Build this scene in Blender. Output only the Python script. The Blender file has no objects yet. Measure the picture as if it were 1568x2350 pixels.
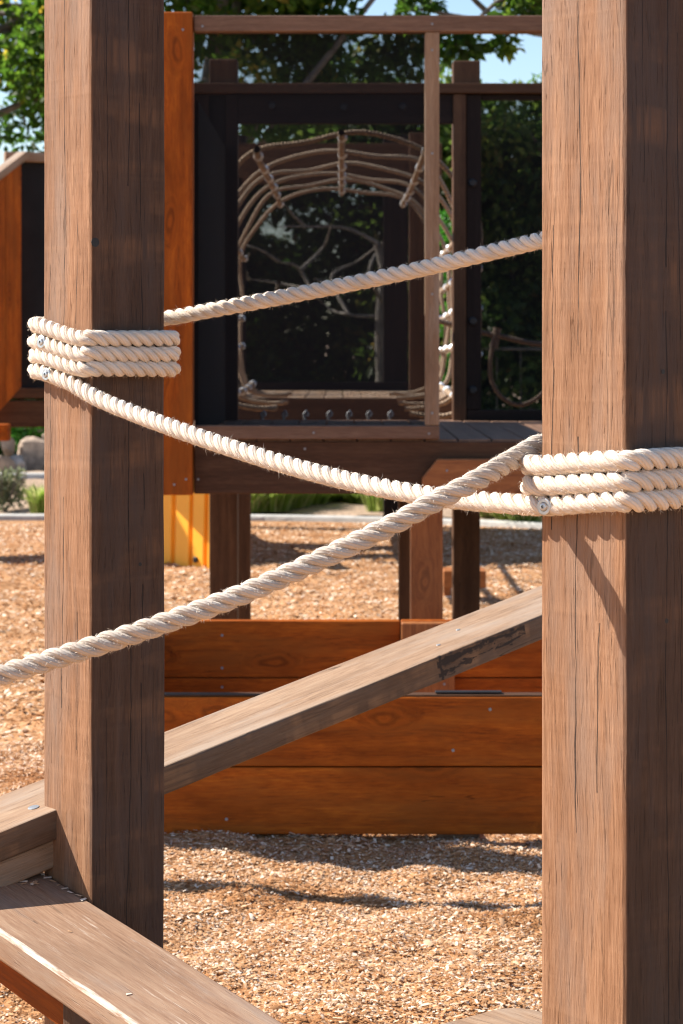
import bpy, bmesh, math, random
import numpy as np
from mathutils import Matrix, Vector

sc = bpy.context.scene
random.seed(7)
rng = np.random.default_rng(7)

# ------------------------------------------------------------------ camera
H, F, XC, YH = 1.38, 5050.0, 784.0, 790.0      # eye height; focal length, centre and horizon on a 1568 x 2350 frame
cam = bpy.data.cameras.new('camera')
cam.sensor_fit = 'VERTICAL'
cam.sensor_height = 36.0
cam.lens = F * 36.0 / 2350.0
cam.shift_y = -(1175.0 - YH) / 2350.0
cam.clip_start, cam.clip_end = 0.1, 2000.0
cam.dof.use_dof = True
cam.dof.focus_distance = 3.25
cam.dof.aperture_fstop = 13.0
cam_o = bpy.data.objects.new('camera', cam)
cam_o.location = (0, 0, H)
cam_o.rotation_euler = (math.radians(90), 0, 0)
sc.collection.objects.link(cam_o)
sc.camera = cam_o

# ------------------------------------------------------------------ sky, sun, exposure
SUN = Vector((-1.178, 0.321, 1.116)).normalized()   # towards the sun: left, a little behind the scene
world = bpy.data.worlds.new('World')
sc.world = world
world.use_nodes = True
wn = world.node_tree
wn.nodes.clear()
sky = wn.nodes.new('ShaderNodeTexSky')
sky.sky_type = 'NISHITA'
sky.sun_disc = False
sky.sun_elevation = math.asin(SUN.z)
sky.sun_rotation = math.atan2(SUN.x, SUN.y)
sky.air_density, sky.dust_density, sky.ozone_density = 1.0, 0.4, 2.0
bg = wn.nodes.new('ShaderNodeBackground')
bg.inputs['Strength'].default_value = 0.092
wo = wn.nodes.new('ShaderNodeOutputWorld')
wn.links.new(sky.outputs[0], bg.inputs['Color'])
wn.links.new(bg.outputs[0], wo.inputs['Surface'])
sun = bpy.data.lights.new('sun', 'SUN')
sun.energy = 5.0
sun.angle = math.radians(0.53)
sun.color = (1.0, 0.93, 0.84)
sun_o = bpy.data.objects.new('sun', sun)
sun_o.rotation_euler = SUN.to_track_quat('Z', 'Y').to_euler()
sun_o.location = (-6, 3, 9)
sc.collection.objects.link(sun_o)
sc.view_settings.view_transform = 'Standard'
sc.view_settings.look = 'None'
sc.view_settings.gamma = 1.0
sc.view_settings.exposure = 1.05
sc.render.film_transparent = False
sc.cycles.filter_width = 1.1

# ------------------------------------------------------------------ helpers
C = sc.collection
MW = {}


def P(x, y, d):
    """frame position (1568 x 2350) at depth d metres -> world point"""
    return Vector(((x - XC) * d / F, d, H - (y - YH) * d / F))


def FX(x, d):
    return (x - XC) * d / F


def FZ(y, d):
    return H - (y - YH) * d / F


def thing(name, label, cat, loc=(0, 0, 0), group=None):
    o = bpy.data.objects.new(name, None)
    C.objects.link(o)
    o.empty_display_size = 0.1
    o.location = loc
    MW[o] = Matrix.Translation(Vector(loc))
    o['label'], o['category'] = label, cat
    if group:
        o['group'] = group
    return o


def tag(o, label, cat, group=None):
    o['label'], o['category'] = label, cat
    if group:
        o['group'] = group
    return o


def put(name, mesh, mat, parent=None, mw=None, kind=None):
    o = bpy.data.objects.new(name, mesh)
    C.objects.link(o)
    if mat is not None and len(mesh.materials) == 0:
        mesh.materials.append(mat)
    mw = mw.copy() if mw is not None else Matrix.Identity(4)
    MW[o] = mw
    if parent is not None:
        o.parent = parent
        o.matrix_parent_inverse = MW[parent].inverted()
    o.matrix_basis = mw
    if kind:
        o['kind'] = kind
    return o


def npmesh(name, verts, faces, smooth=False, uv=None, col=None):
    """verts (n,3); faces (m,k) array with one k for all"""
    verts = np.asarray(verts, np.float32)
    faces = np.asarray(faces, np.int32)
    m = bpy.data.meshes.new(name)
    k = faces.shape[1]
    m.vertices.add(len(verts))
    m.vertices.foreach_set('co', verts.ravel())
    m.loops.add(faces.size)
    m.loops.foreach_set('vertex_index', faces.ravel())
    m.polygons.add(len(faces))
    m.polygons.foreach_set('loop_start', np.arange(0, faces.size, k, dtype=np.int32))
    m.polygons.foreach_set('loop_total', np.full(len(faces), k, np.int32))
    if uv is not None:
        l = m.uv_layers.new(name='UVMap')
        l.data.foreach_set('uv', np.asarray(uv, np.float32).ravel())
    if col is not None:
        a = m.attributes.new('tint', 'FLOAT', 'POINT')
        a.data.foreach_set('value', np.asarray(col, np.float32).ravel())
    m.update(calc_edges=True)
    if smooth:
        m.polygons.foreach_set('use_smooth', np.ones(len(faces), bool))
    return m


def pymesh(name, v, f, smooth=False):
    m = bpy.data.meshes.new(name)
    m.from_pydata([tuple(p) for p in v], [], f)
    m.update()
    if smooth:
        m.polygons.foreach_set('use_smooth', [True] * len(m.polygons))
    return m


def wob(x, s, amp):
    return amp * (math.sin(x * 7.3 + s * 1.7) * 0.5 + math.sin(x * 17.9 + s * 3.1) * 0.3 + math.sin(x * 41.0 + s * 5.3) * 0.2)


def timber_mesh(name, L, w, h, c=0.004, seg=1, jit=0.0, seed=0):
    """rounded-edge stick along local X from 0 to L, cross-section w (Y) x h (Z)"""
    c = min(c, w * 0.3, h * 0.3)
    k = c * 0.29
    sec = [(w/2-c, h/2), (w/2-k, h/2-k), (w/2, h/2-c), (w/2, -h/2+c), (w/2-k, -h/2+k), (w/2-c, -h/2),
           (-w/2+c, -h/2), (-w/2+k, -h/2+k), (-w/2, -h/2+c), (-w/2, h/2-c), (-w/2+k, h/2-k), (-w/2+c, h/2)]
    n = len(sec)
    v, f = [], []
    xs = [0.0] + [c + (L - 2 * c) * i / seg for i in range(seg + 1)] + [L]
    for j, x in enumerate(xs):
        e = 1.0
        ins = c * 0.8 if j in (0, len(xs) - 1) else 0.0
        for i, (a, b) in enumerate(sec):
            q = i // 3
            da = wob(x, seed + q, jit)
            db = wob(x + 3, seed + q * 2, jit)
            v.append((x, a - math.copysign(ins, a) + da * (1 if i % 3 == 1 else .4), b - math.copysign(ins, b) + db * (1 if i % 3 == 1 else .4)))
    for j in range(len(xs) - 1):
        for i in range(n):
            f.append((j*n+i, j*n+(i+1) % n, (j+1)*n+(i+1) % n, (j+1)*n+i))
    f.append(tuple(range(n)))
    f.append(tuple(reversed(range((len(xs)-1)*n, len(xs)*n))))
    f = [tuple(reversed(q)) for q in f]
    m = pymesh(name, v, f)
    return m


def frame_mw(p0, p1, up=(0, 0, 1)):
    p0, p1 = Vector(p0), Vector(p1)
    x = (p1 - p0).normalized()
    z = Vector(up)
    z = (z - x * z.dot(x)).normalized()
    y = z.cross(x)
    M = Matrix(((x.x, y.x, z.x, p0.x), (x.y, y.y, z.y, p0.y), (x.z, y.z, z.z, p0.z), (0, 0, 0, 1)))
    return M


def timber(name, p0, p1, w, h, mat, parent=None, up=(0, 0, 1), c=0.004, seg=1, jit=0.0, seed=0):
    L = (Vector(p1) - Vector(p0)).length
    return put(name, timber_mesh(name, L, w, h, c, seg, jit, seed), mat, parent, frame_mw(p0, p1, up))


def stick(name, x, y, z, mat, parent=None, c=0.004, seg=1, jit=0.0):
    """axis-aligned timber filling x=(x0,x1), y=(y0,y1), z=(z0,z1); grain along its longest side"""
    d = (x[1]-x[0], y[1]-y[0], z[1]-z[0])
    cx, cy, cz = (x[0]+x[1])/2, (y[0]+y[1])/2, (z[0]+z[1])/2
    s = random.random() * 50
    if d[0] >= d[1] and d[0] >= d[2]:
        return timber(name, (x[0], cy, cz), (x[1], cy, cz), d[1], d[2], mat, parent, (0, 0, 1), c, seg, jit, s)
    if d[2] >= d[1]:
        return timber(name, (cx, cy, z[0]), (cx, cy, z[1]), d[0], d[1], mat, parent, (0, -1, 0), c, seg, jit, s)
    return timber(name, (cx, y[0], cz), (cx, y[1], cz), d[0], d[2], mat, parent, (0, 0, 1), c, seg, jit, s)


def tube_arrays(pts, rad, n=8, uvlen=1.0, closed=False):
    pts = np.asarray(pts, float)
    m = len(pts)
    rad = np.broadcast_to(np.asarray(rad, float), (m,))
    if closed:
        tg = np.roll(pts, -1, 0) - np.roll(pts, 1, 0)
    else:
        tg = np.gradient(pts, axis=0)
    tg /= np.linalg.norm(tg, axis=1)[:, None] + 1e-12
    nr = np.zeros_like(pts)
    a = np.array([0, 0, 1.0]) if abs(tg[0][2]) < 0.9 else np.array([1.0, 0, 0])
    nr[0] = np.cross(tg[0], a)
    nr[0] /= np.linalg.norm(nr[0])
    for i in range(1, m):
        q = nr[i-1] - tg[i] * (nr[i-1] @ tg[i])
        nr[i] = q / (np.linalg.norm(q) + 1e-12)
    bn = np.cross(tg, nr)
    th = np.linspace(0, 2*np.pi, n, endpoint=False)
    v = pts[:, None, :] + rad[:, None, None] * (np.cos(th)[None, :, None] * nr[:, None, :] + np.sin(th)[None, :, None] * bn[:, None, :])
    v = v.reshape(-1, 3)
    s = np.concatenate([[0], np.cumsum(np.linalg.norm(np.diff(pts, axis=0), axis=1))])
    mm = m if closed else m - 1
    i, j = np.meshgrid(np.arange(mm), np.arange(n), indexing='ij')
    i2 = (i + 1) % m
    j2 = (j + 1) % n
    f = np.stack([i*n+j, i2*n+j, i2*n+j2, i*n+j2], -1).reshape(-1, 4)
    sl = np.append(s, s[-1] + np.linalg.norm(pts[0]-pts[-1])) if closed else s
    u0, u1 = sl[i] * uvlen, sl[i+1] * uvlen
    w0, w1 = j / n, (j + 1) / n
    uv = np.stack([np.stack([u0, w0], -1), np.stack([u1, w0], -1), np.stack([u1, w1], -1), np.stack([u0, w1], -1)], 2).reshape(-1, 2)
    return v, f, uv, (pts, tg, nr, bn, s)


def tube(name, pts, rad, mat, parent=None, n=8, closed=False, kind=None):
    v, f, uv, _ = tube_arrays(pts, rad, n, 1.0, closed)
    return put(name, npmesh(name, v, f, True, uv), mat, parent, None, kind)


def catmull(pts, step):
    pts = [np.asarray(p, float) for p in pts]
    pts = [2*pts[0]-pts[1]] + pts + [2*pts[-1]-pts[-2]]
    out = []
    for i in range(1, len(pts)-2):
        p0, p1, p2, p3 = pts[i-1:i+3]
        t0 = 0.0
        t1 = t0 + max(np.linalg.norm(p1-p0), 1e-5)**0.5
        t2 = t1 + max(np.linalg.norm(p2-p1), 1e-5)**0.5
        t3 = t2 + max(np.linalg.norm(p3-p2), 1e-5)**0.5
        k = max(2, int(np.linalg.norm(p2-p1) / step))
        for q in range(k):
            t = t1 + (t2-t1)*q/k
            A1 = (t1-t)/(t1-t0)*p0 + (t-t0)/(t1-t0)*p1
            A2 = (t2-t)/(t2-t1)*p1 + (t-t1)/(t2-t1)*p2
            A3 = (t3-t)/(t3-t2)*p2 + (t-t2)/(t3-t2)*p3
            B1 = (t2-t)/(t2-t0)*A1 + (t-t0)/(t2-t0)*A2
            B2 = (t3-t)/(t3-t1)*A2 + (t-t1)/(t3-t1)*A3
            out.append((t2-t)/(t2-t1)*B1 + (t-t1)/(t2-t1)*B2)
    out.append(pts[-2])
    out = np.array(out)
    s = np.concatenate([[0], np.cumsum(np.linalg.norm(np.diff(out, axis=0), axis=1))])
    q = np.linspace(0, s[-1], max(4, int(s[-1]/step)))
    return np.stack([np.interp(q, s, out[:, i]) for i in range(3)], 1)


# ------------------------------------------------------------------ materials
def newmat(name):
    m = bpy.data.materials.new(name)
    m.use_nodes = True
    nt = m.node_tree
    b = nt.nodes['Principled BSDF']
    return m, nt, b


def nd(nt, typ, **kw):
    n = nt.nodes.new(typ)
    for k, v in kw.items():
        if k.startswith('i_'):
            n.inputs[k[2:]].default_value = v
        else:
            setattr(n, k, v)
    return n


def math_n(nt, op, a, b=None, clamp=False):
    n = nt.nodes.new('ShaderNodeMath')
    n.operation = op
    n.use_clamp = clamp
    for i, q in enumerate((a, b)):
        if q is None:
            continue
        if isinstance(q, (int, float)):
            n.inputs[i].default_value = q
        else:
            nt.links.new(q, n.inputs[i])
    return n.outputs[0]


def mixc(nt, fac, a, b, typ='MIX'):
    n = nt.nodes.new('ShaderNodeMix')
    n.data_type = 'RGBA'
    n.blend_type = typ
    for key, q in (('Factor', fac), ('A', a), ('B', b)):
        s = [i for i in n.inputs if i.name == key and (i.type == 'RGBA' or key == 'Factor' and i.type == 'VALUE')][0]
        if isinstance(q, (int, float)):
            s.default_value = q
        elif isinstance(q, tuple):
            s.default_value = (*q, 1.0)
        else:
            nt.links.new(q, s)
    return [o for o in n.outputs if o.type == 'RGBA'][0]


def ramp(nt, fac, stops):
    n = nt.nodes.new('ShaderNodeValToRGB')
    e = n.color_ramp.elements
    while len(e) < len(stops):
        e.new(0.5)
    for el, (p, c) in zip(e, stops):
        el.position = p
        el.color = (*c, 1.0) if isinstance(c, tuple) else (c, c, c, 1.0)
    nt.links.new(fac, n.inputs[0])
    return n.outputs[0]


def mapped(nt, vec, scale, loc=(0, 0, 0)):
    n = nt.nodes.new('ShaderNodeMapping')
    n.inputs['Scale'].default_value = scale
    n.inputs['Location'].default_value = loc
    nt.links.new(vec, n.inputs['Vector'])
    return n.outputs[0]


def noise(nt, vec, scale=1.0, detail=4.0, rough=0.55, dist=0.0):
    n = nt.nodes.new('ShaderNodeTexNoise')
    n.inputs['Scale'].default_value = scale
    n.inputs['Detail'].default_value = detail
    n.inputs['Roughness'].default_value = rough
    n.inputs['Distortion'].default_value = dist
    nt.links.new(vec, n.inputs['Vector'])
    return n.outputs['Fac']


def wood(name, dark, mid, light, rough=0.7, crack=0.6, weather=None, knots=False, bump=0.5, fine=1.0, spec=0.3, stain=None, scuff=None, mottle=0.35, broad=1.0, saw=0.0, pale_face=None, checks=()):
    m, nt, b = newmat(name)
    tc = nd(nt, 'ShaderNodeTexCoord')
    oi = nd(nt, 'ShaderNodeObjectInfo')
    off = nd(nt, 'ShaderNodeVectorMath', operation='SCALE')
    cmb = nd(nt, 'ShaderNodeCombineXYZ', i_X=11.0, i_Y=3.7, i_Z=5.9)
    nt.links.new(cmb.outputs[0], off.inputs[0])
    nt.links.new(oi.outputs['Random'], off.inputs['Scale'])
    add = nd(nt, 'ShaderNodeVectorMath', operation='ADD')
    nt.links.new(tc.outputs['Object'], add.inputs[0])
    nt.links.new(off.outputs[0], add.inputs[1])
    vec = add.outputs[0]
    raw = tc.outputs['Object']
    # slow wander of the grain
    wn_ = nd(nt, 'ShaderNodeTexNoise', i_Scale=1.0, i_Detail=2.0)
    nt.links.new(mapped(nt, vec, (1.6, 5, 5)), wn_.inputs['Vector'])
    sub = nd(nt, 'ShaderNodeVectorMath', operation='SUBTRACT')
    nt.links.new(wn_.outputs['Color'], sub.inputs[0])
    sub.inputs[1].default_value = (0.5, 0.5, 0.5)
    scl = nd(nt, 'ShaderNodeVectorMath', operation='MULTIPLY')
    nt.links.new(sub.outputs[0], scl.inputs[0])
    scl.inputs[1].default_value = (0.0, 0.05, 0.05)
    add2 = nd(nt, 'ShaderNodeVectorMath', operation='ADD')
    nt.links.new(vec, add2.inputs[0])
    nt.links.new(scl.outputs[0], add2.inputs[1])
    g = add2.outputs[0]
    if knots:
        vo = nd(nt, 'ShaderNodeTexVoronoi', i_Scale=1.0)
        sk = nd(nt, 'ShaderNodeSeparateXYZ')
        nt.links.new(vec, sk.inputs[0])
        ck = nd(nt, 'ShaderNodeCombineXYZ', i_Z=0.0)
        nt.links.new(math_n(nt, 'MULTIPLY', sk.outputs['X'], 2.0), ck.inputs['X'])
        nt.links.new(math_n(nt, 'MULTIPLY', math_n(nt, 'ADD', sk.outputs['Y'], sk.outputs['Z']), 5.0), ck.inputs['Y'])
        kdn = nd(nt, 'ShaderNodeTexNoise', i_Scale=9.0, i_Detail=3.0)
        nt.links.new(vec, kdn.inputs['Vector'])
        kmx = nd(nt, 'ShaderNodeVectorMath', operation='MULTIPLY_ADD')
        nt.links.new(kdn.outputs['Color'], kmx.inputs[0])
        kmx.inputs[1].default_value = (0.16, 0.22, 0.0)
        nt.links.new(ck.outputs[0], kmx.inputs[2])
        vo.voronoi_dimensions = '2D'
        nt.links.new(kmx.outputs[0], vo.inputs['Vector'])
        kd = vo.outputs['Distance']
        kn = ramp(nt, kd, [(0.0, 1.0), (0.22, 0.0)])
        bulge = nd(nt, 'ShaderNodeVectorMath', operation='SCALE')
        bulge.inputs[0].default_value = (0.0, 0.06, 0.06)
        nt.links.new(kn, bulge.inputs['Scale'])
        add3 = nd(nt, 'ShaderNodeVectorMath', operation='ADD')
        nt.links.new(g, add3.inputs[0])
        nt.links.new(bulge.outputs[0], add3.inputs[1])
        g = add3.outputs[0]
    broadn = noise(nt, mapped(nt, g, (1.1, 34 * broad, 34 * broad)), 1.0, 4.0, 0.6)
    finen = noise(nt, mapped(nt, g, (17, 290 * fine, 290 * fine)), 1.0, 6.0, 0.72)
    mot = noise(nt, mapped(nt, vec, (3.0, 8, 8)), 1.0, 4.0, 0.6)
    s = math_n(nt, 'ADD', math_n(nt, 'MULTIPLY', broadn, 0.45), math_n(nt, 'MULTIPLY', finen, 0.55))
    col = ramp(nt, s, [(0.34, dark), (0.50, mid), (0.64, light)])
    col = mixc(nt, math_n(nt, 'MULTIPLY', ramp(nt, mot, [(0.42, 0.0), (0.68, 1.0)]), mottle), col, tuple(c * 0.5 for c in mid))
    if weather:
        w_ = ramp(nt, noise(nt, mapped(nt, vec, (2.2, 13, 13), (3, 1, 2)), 1.0, 5.0, 0.65), [(0.46, 0.0), (0.66, 1.0)])
        col = mixc(nt, math_n(nt, 'MULTIPLY', w_, 0.75), col, weather)
    hgt = math_n(nt, 'ADD', math_n(nt, 'MULTIPLY', finen, 0.5), math_n(nt, 'MULTIPLY', broadn, 0.5))
    if knots:
        ring = nd(nt, 'ShaderNodeMath', operation='SINE')
        nt.links.new(math_n(nt, 'MULTIPLY', kd, 70.0), ring.inputs[0])
        kmask = ramp(nt, kd, [(0.05, 1.0), (0.20, 0.0)])
        kcol = mixc(nt, math_n(nt, 'ADD', math_n(nt, 'MULTIPLY', ring.outputs[0], 0.4), 0.5, True), tuple(c * 0.35 for c in dark), mid)
        col = mixc(nt, math_n(nt, 'MULTIPLY', kmask, 0.55), col, kcol)
    if saw:
        sw = noise(nt, mapped(nt, vec, (60, 2.0, 2.0)), 1.0, 2.0, 0.5)
        hgt = math_n(nt, 'ADD', hgt, math_n(nt, 'MULTIPLY', sw, saw * 0.4))
        col = mixc(nt, math_n(nt, 'MULTIPLY', ramp(nt, sw, [(0.55, 0.0), (0.72, 1.0)]), saw * 0.35), col, light)
    if crack:
        cn = noise(nt, mapped(nt, g, (0.45, 20, 20), (7, 3, 1)), 1.0, 2.0, 0.45)
        line = math_n(nt, 'LESS_THAN', math_n(nt, 'ABSOLUTE', math_n(nt, 'SUBTRACT', cn, 0.5)), 0.0022)
        brk = math_n(nt, 'GREATER_THAN', noise(nt, mapped(nt, vec, (2.0, 22, 22), (1, 8, 4)), 1.0, 3.0), 0.55)
        cr = math_n(nt, 'MULTIPLY', line, brk)
        # short checks in the open pores
        pn = noise(nt, mapped(nt, g, (14, 330, 330), (2, 2, 9)), 1.0, 2.0, 0.5)
        pores = ramp(nt, pn, [(0.63, 0.0), (0.72, 1.0)])
        col = mixc(nt, math_n(nt, 'MULTIPLY', pores, 0.4 * crack), col, tuple(c * 0.3 for c in dark))
        col = mixc(nt, math_n(nt, 'MULTIPLY', cr, crack), col, tuple(c * 0.12 for c in dark))
        hgt = math_n(nt, 'SUBTRACT', hgt, math_n(nt, 'MULTIPLY', cr, 1.5))
        hgt = math_n(nt, 'SUBTRACT', hgt, math_n(nt, 'MULTIPLY', pores, 0.5))
    if checks:
        # long drying checks running down the faces
        sepc = nd(nt, 'ShaderNodeSeparateXYZ')
        nt.links.new(raw, sepc.inputs[0])
        vv_ = math_n(nt, 'ADD', sepc.outputs['Y'], sepc.outputs['Z'])
        allm = None
        for qi, (c0, wd, cut_) in enumerate(checks):
            w1 = noise(nt, mapped(nt, vec, (1.3, 0.0, 0.0), (qi * 5.3, qi, 0)), 1.0, 5.0, 0.6)
            wide = noise(nt, mapped(nt, vec, (9.0, 0.0, 0.0), (qi * 3.1, 4, qi)), 1.0, 4.0, 0.65)
            on = noise(nt, mapped(nt, vec, (1.6, 0.0, 0.0), (qi * 7.7, 2, 8)), 1.0, 2.0, 0.5)
            d_ = math_n(nt, 'ABSOLUTE', math_n(nt, 'SUBTRACT', math_n(nt, 'SUBTRACT', vv_, c0), math_n(nt, 'MULTIPLY', math_n(nt, 'SUBTRACT', w1, 0.5), 0.05)))
            lm = math_n(nt, 'LESS_THAN', d_, math_n(nt, 'MULTIPLY', math_n(nt, 'SUBTRACT', wide, 0.30), wd * 4.0))
            lm = math_n(nt, 'MULTIPLY', lm, math_n(nt, 'GREATER_THAN', on, cut_))
            allm = lm if allm is None else math_n(nt, 'MAXIMUM', allm, lm)
        CHK = allm
        hgt = math_n(nt, 'SUBTRACT', hgt, math_n(nt, 'MULTIPLY', allm, 2.0))
    if pale_face:
        # the +Z face keeps the wood colour, all other faces are multiplied darker
        zf, side_tone = pale_face
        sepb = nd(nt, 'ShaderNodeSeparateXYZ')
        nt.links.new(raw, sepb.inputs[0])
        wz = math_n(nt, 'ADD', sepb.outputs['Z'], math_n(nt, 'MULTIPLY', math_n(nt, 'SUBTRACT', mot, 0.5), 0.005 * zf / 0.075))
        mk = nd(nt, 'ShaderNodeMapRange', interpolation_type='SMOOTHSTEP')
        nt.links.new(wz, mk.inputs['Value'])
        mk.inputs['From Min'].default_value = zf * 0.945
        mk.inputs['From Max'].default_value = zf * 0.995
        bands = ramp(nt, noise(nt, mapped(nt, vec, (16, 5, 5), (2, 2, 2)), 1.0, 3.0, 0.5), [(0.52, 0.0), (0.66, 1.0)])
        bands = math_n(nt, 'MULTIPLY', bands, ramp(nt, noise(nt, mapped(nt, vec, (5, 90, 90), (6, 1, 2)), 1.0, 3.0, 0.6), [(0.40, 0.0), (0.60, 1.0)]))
        dk = mixc(nt, 1.0, col, side_tone, 'MULTIPLY')
        dk = mixc(nt, math_n(nt, 'MULTIPLY', bands, 0.45), dk, tuple(a * 2.6 * b_ for a, b_ in zip(side_tone, (mid[0], mid[1] * 0.95, mid[2] * 0.8))))
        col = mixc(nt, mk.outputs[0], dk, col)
    if scuff:
        sc1 = noise(nt, mapped(nt, raw, (7, 120, 120), (4, 4, 4)), 1.0, 5.0, 0.7)
        sc2 = noise(nt, mapped(nt, raw, (5, 9, 9), (9, 1, 5)), 1.0, 4.0, 0.6)
        f1 = math_n(nt, 'MULTIPLY', ramp(nt, sc1, [(0.58, 0.0), (0.68, 1.0)]), ramp(nt, sc2, [(0.44, 0.0), (0.64, 1.0)]))
        geo = nd(nt, 'ShaderNodeNewGeometry')
        edge = ramp(nt, geo.outputs['Pointiness'], [(0.52, 0.0), (0.57, 1.0)])
        sep0 = nd(nt, 'ShaderNodeSeparateXYZ')
        nt.links.new(raw, sep0.inputs[0])
        yy = scuff
        # the trodden outer edge, worn to bare pale wood
        e1 = math_n(nt, 'LESS_THAN', math_n(nt, 'ABSOLUTE', math_n(nt, 'SUBTRACT', sep0.outputs['Y'], yy)), math_n(nt, 'MULTIPLY', noise(nt, mapped(nt, raw, (9, 9, 9)), 1.0, 4.0), 0.010))
        e2 = math_n(nt, 'GREATER_THAN', sep0.outputs['Z'], 0.018)
        e3 = ramp(nt, noise(nt, mapped(nt, raw, (14, 90, 90)), 1.0, 5.0, 0.7), [(0.38, 0.0), (0.56, 1.0)])
        f1 = math_n(nt, 'MAXIMUM', math_n(nt, 'MULTIPLY', f1, 0.85), math_n(nt, 'MULTIPLY', math_n(nt, 'MULTIPLY', e1, e2), e3))
        col = mixc(nt, math_n(nt, 'MULTIPLY', f1, 0.8), col, (0.66, 0.57, 0.47))
    if stain:
        # charred, tarry streak with a shape of its own: (x0, x1, z half-height)
        x0, x1, zc, yface = stain
        sep = nd(nt, 'ShaderNodeSeparateXYZ')
        nt.links.new(raw, sep.inputs[0])
        px = sep.outputs['X']
        nx = noise(nt, mapped(nt, raw, (14, 60, 60), (5, 5, 5)), 1.0, 5.0, 0.65)
        nx2 = noise(nt, mapped(nt, raw, (60, 60, 60), (2, 5, 5)), 1.0, 4.0, 0.6)
        u_ = math_n(nt, 'DIVIDE', math_n(nt, 'SUBTRACT', px, x0), x1 - x0)
        inside = math_n(nt, 'MULTIPLY', math_n(nt, 'GREATER_THAN', u_, 0.0), math_n(nt, 'LESS_THAN', u_, 1.0))
        wobn = math_n(nt, 'MULTIPLY', math_n(nt, 'SUBTRACT', nx, 0.5), 0.045)
        zz = math_n(nt, 'ADD', sep.outputs['Z'], wobn)
        def soft(dist, w):
            q_ = math_n(nt, 'DIVIDE', dist, math_n(nt, 'ADD', w, 0.0004))
            return math_n(nt, 'SUBTRACT', 1.6, math_n(nt, 'MULTIPLY', q_, 1.3), True)
        w_top = math_n(nt, 'MULTIPLY', math_n(nt, 'SUBTRACT', nx2, 0.28), 0.028)
        w_low = math_n(nt, 'MULTIPLY', math_n(nt, 'SUBTRACT', nx2, 0.36), 0.020)
        top = soft(math_n(nt, 'ABSOLUTE', math_n(nt, 'SUBTRACT', zz, 0.014)), w_top)
        low = soft(math_n(nt, 'ABSOLUTE', math_n(nt, 'ADD', zz, math_n(nt, 'SUBTRACT', 0.013, math_n(nt, 'MULTIPLY', u_, 0.014)))), w_low)
        vert = soft(math_n(nt, 'ABSOLUTE', math_n(nt, 'ADD', math_n(nt, 'SUBTRACT', px, x0 + 0.010), math_n(nt, 'MULTIPLY', wobn, 0.5))), math_n(nt, 'MULTIPLY', nx2, 0.008))
        top = math_n(nt, 'MAXIMUM', top, 0.0)
        low = math_n(nt, 'MAXIMUM', low, 0.0)
        st = math_n(nt, 'MAXIMUM', math_n(nt, 'MAXIMUM', top, low), vert)
        face = math_n(nt, 'GREATER_THAN', math_n(nt, 'MULTIPLY', sep.outputs['Y'], 1.0 if yface > 0 else -1.0), abs(yface) - 0.004)
        st = math_n(nt, 'MULTIPLY', math_n(nt, 'MULTIPLY', st, inside), face)
        col = mixc(nt, math_n(nt, 'MULTIPLY', st, 0.86), col, (0.012, 0.011, 0.012))
    if checks:
        col = mixc(nt, math_n(nt, 'MULTIPLY', CHK, 0.9), col, (0.016, 0.010, 0.008))
    nt.links.new(col, b.inputs['Base Color'])
    rr = math_n(nt, 'ADD', math_n(nt, 'MULTIPLY', finen, 0.25), rough - 0.12)
    nt.links.new(rr, b.inputs['Roughness'])
    b.inputs['Specular IOR Level'].default_value = spec
    bp = nd(nt, 'ShaderNodeBump', i_Strength=bump, i_Distance=0.004)
    nt.links.new(hgt, bp.inputs['Height'])
    nt.links.new(bp.outputs[0], b.inputs['Normal'])
    return m


def plain(name, col, rough=0.6, metal=0.0, spec=0.4, var=0.25, scale=20.0, bump=0.1):
    m, nt, b = newmat(name)
    tc = nd(nt, 'ShaderNodeTexCoord')
    n = noise(nt, tc.outputs['Object'], scale, 5.0, 0.6)
    c = ramp(nt, n, [(0.3, tuple(q * (1-var) for q in col)), (0.7, tuple(min(1, q * (1+var)) for q in col))])
    nt.links.new(c, b.inputs['Base Color'])
    b.inputs['Roughness'].default_value = rough
    b.inputs['Metallic'].default_value = metal
    b.inputs['Specular IOR Level'].default_value = spec
    if bump:
        bp = nd(nt, 'ShaderNodeBump', i_Strength=bump, i_Distance=0.01)
        nt.links.new(n, bp.inputs['Height'])
        nt.links.new(bp.outputs[0], b.inputs['Normal'])
    return m


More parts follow.
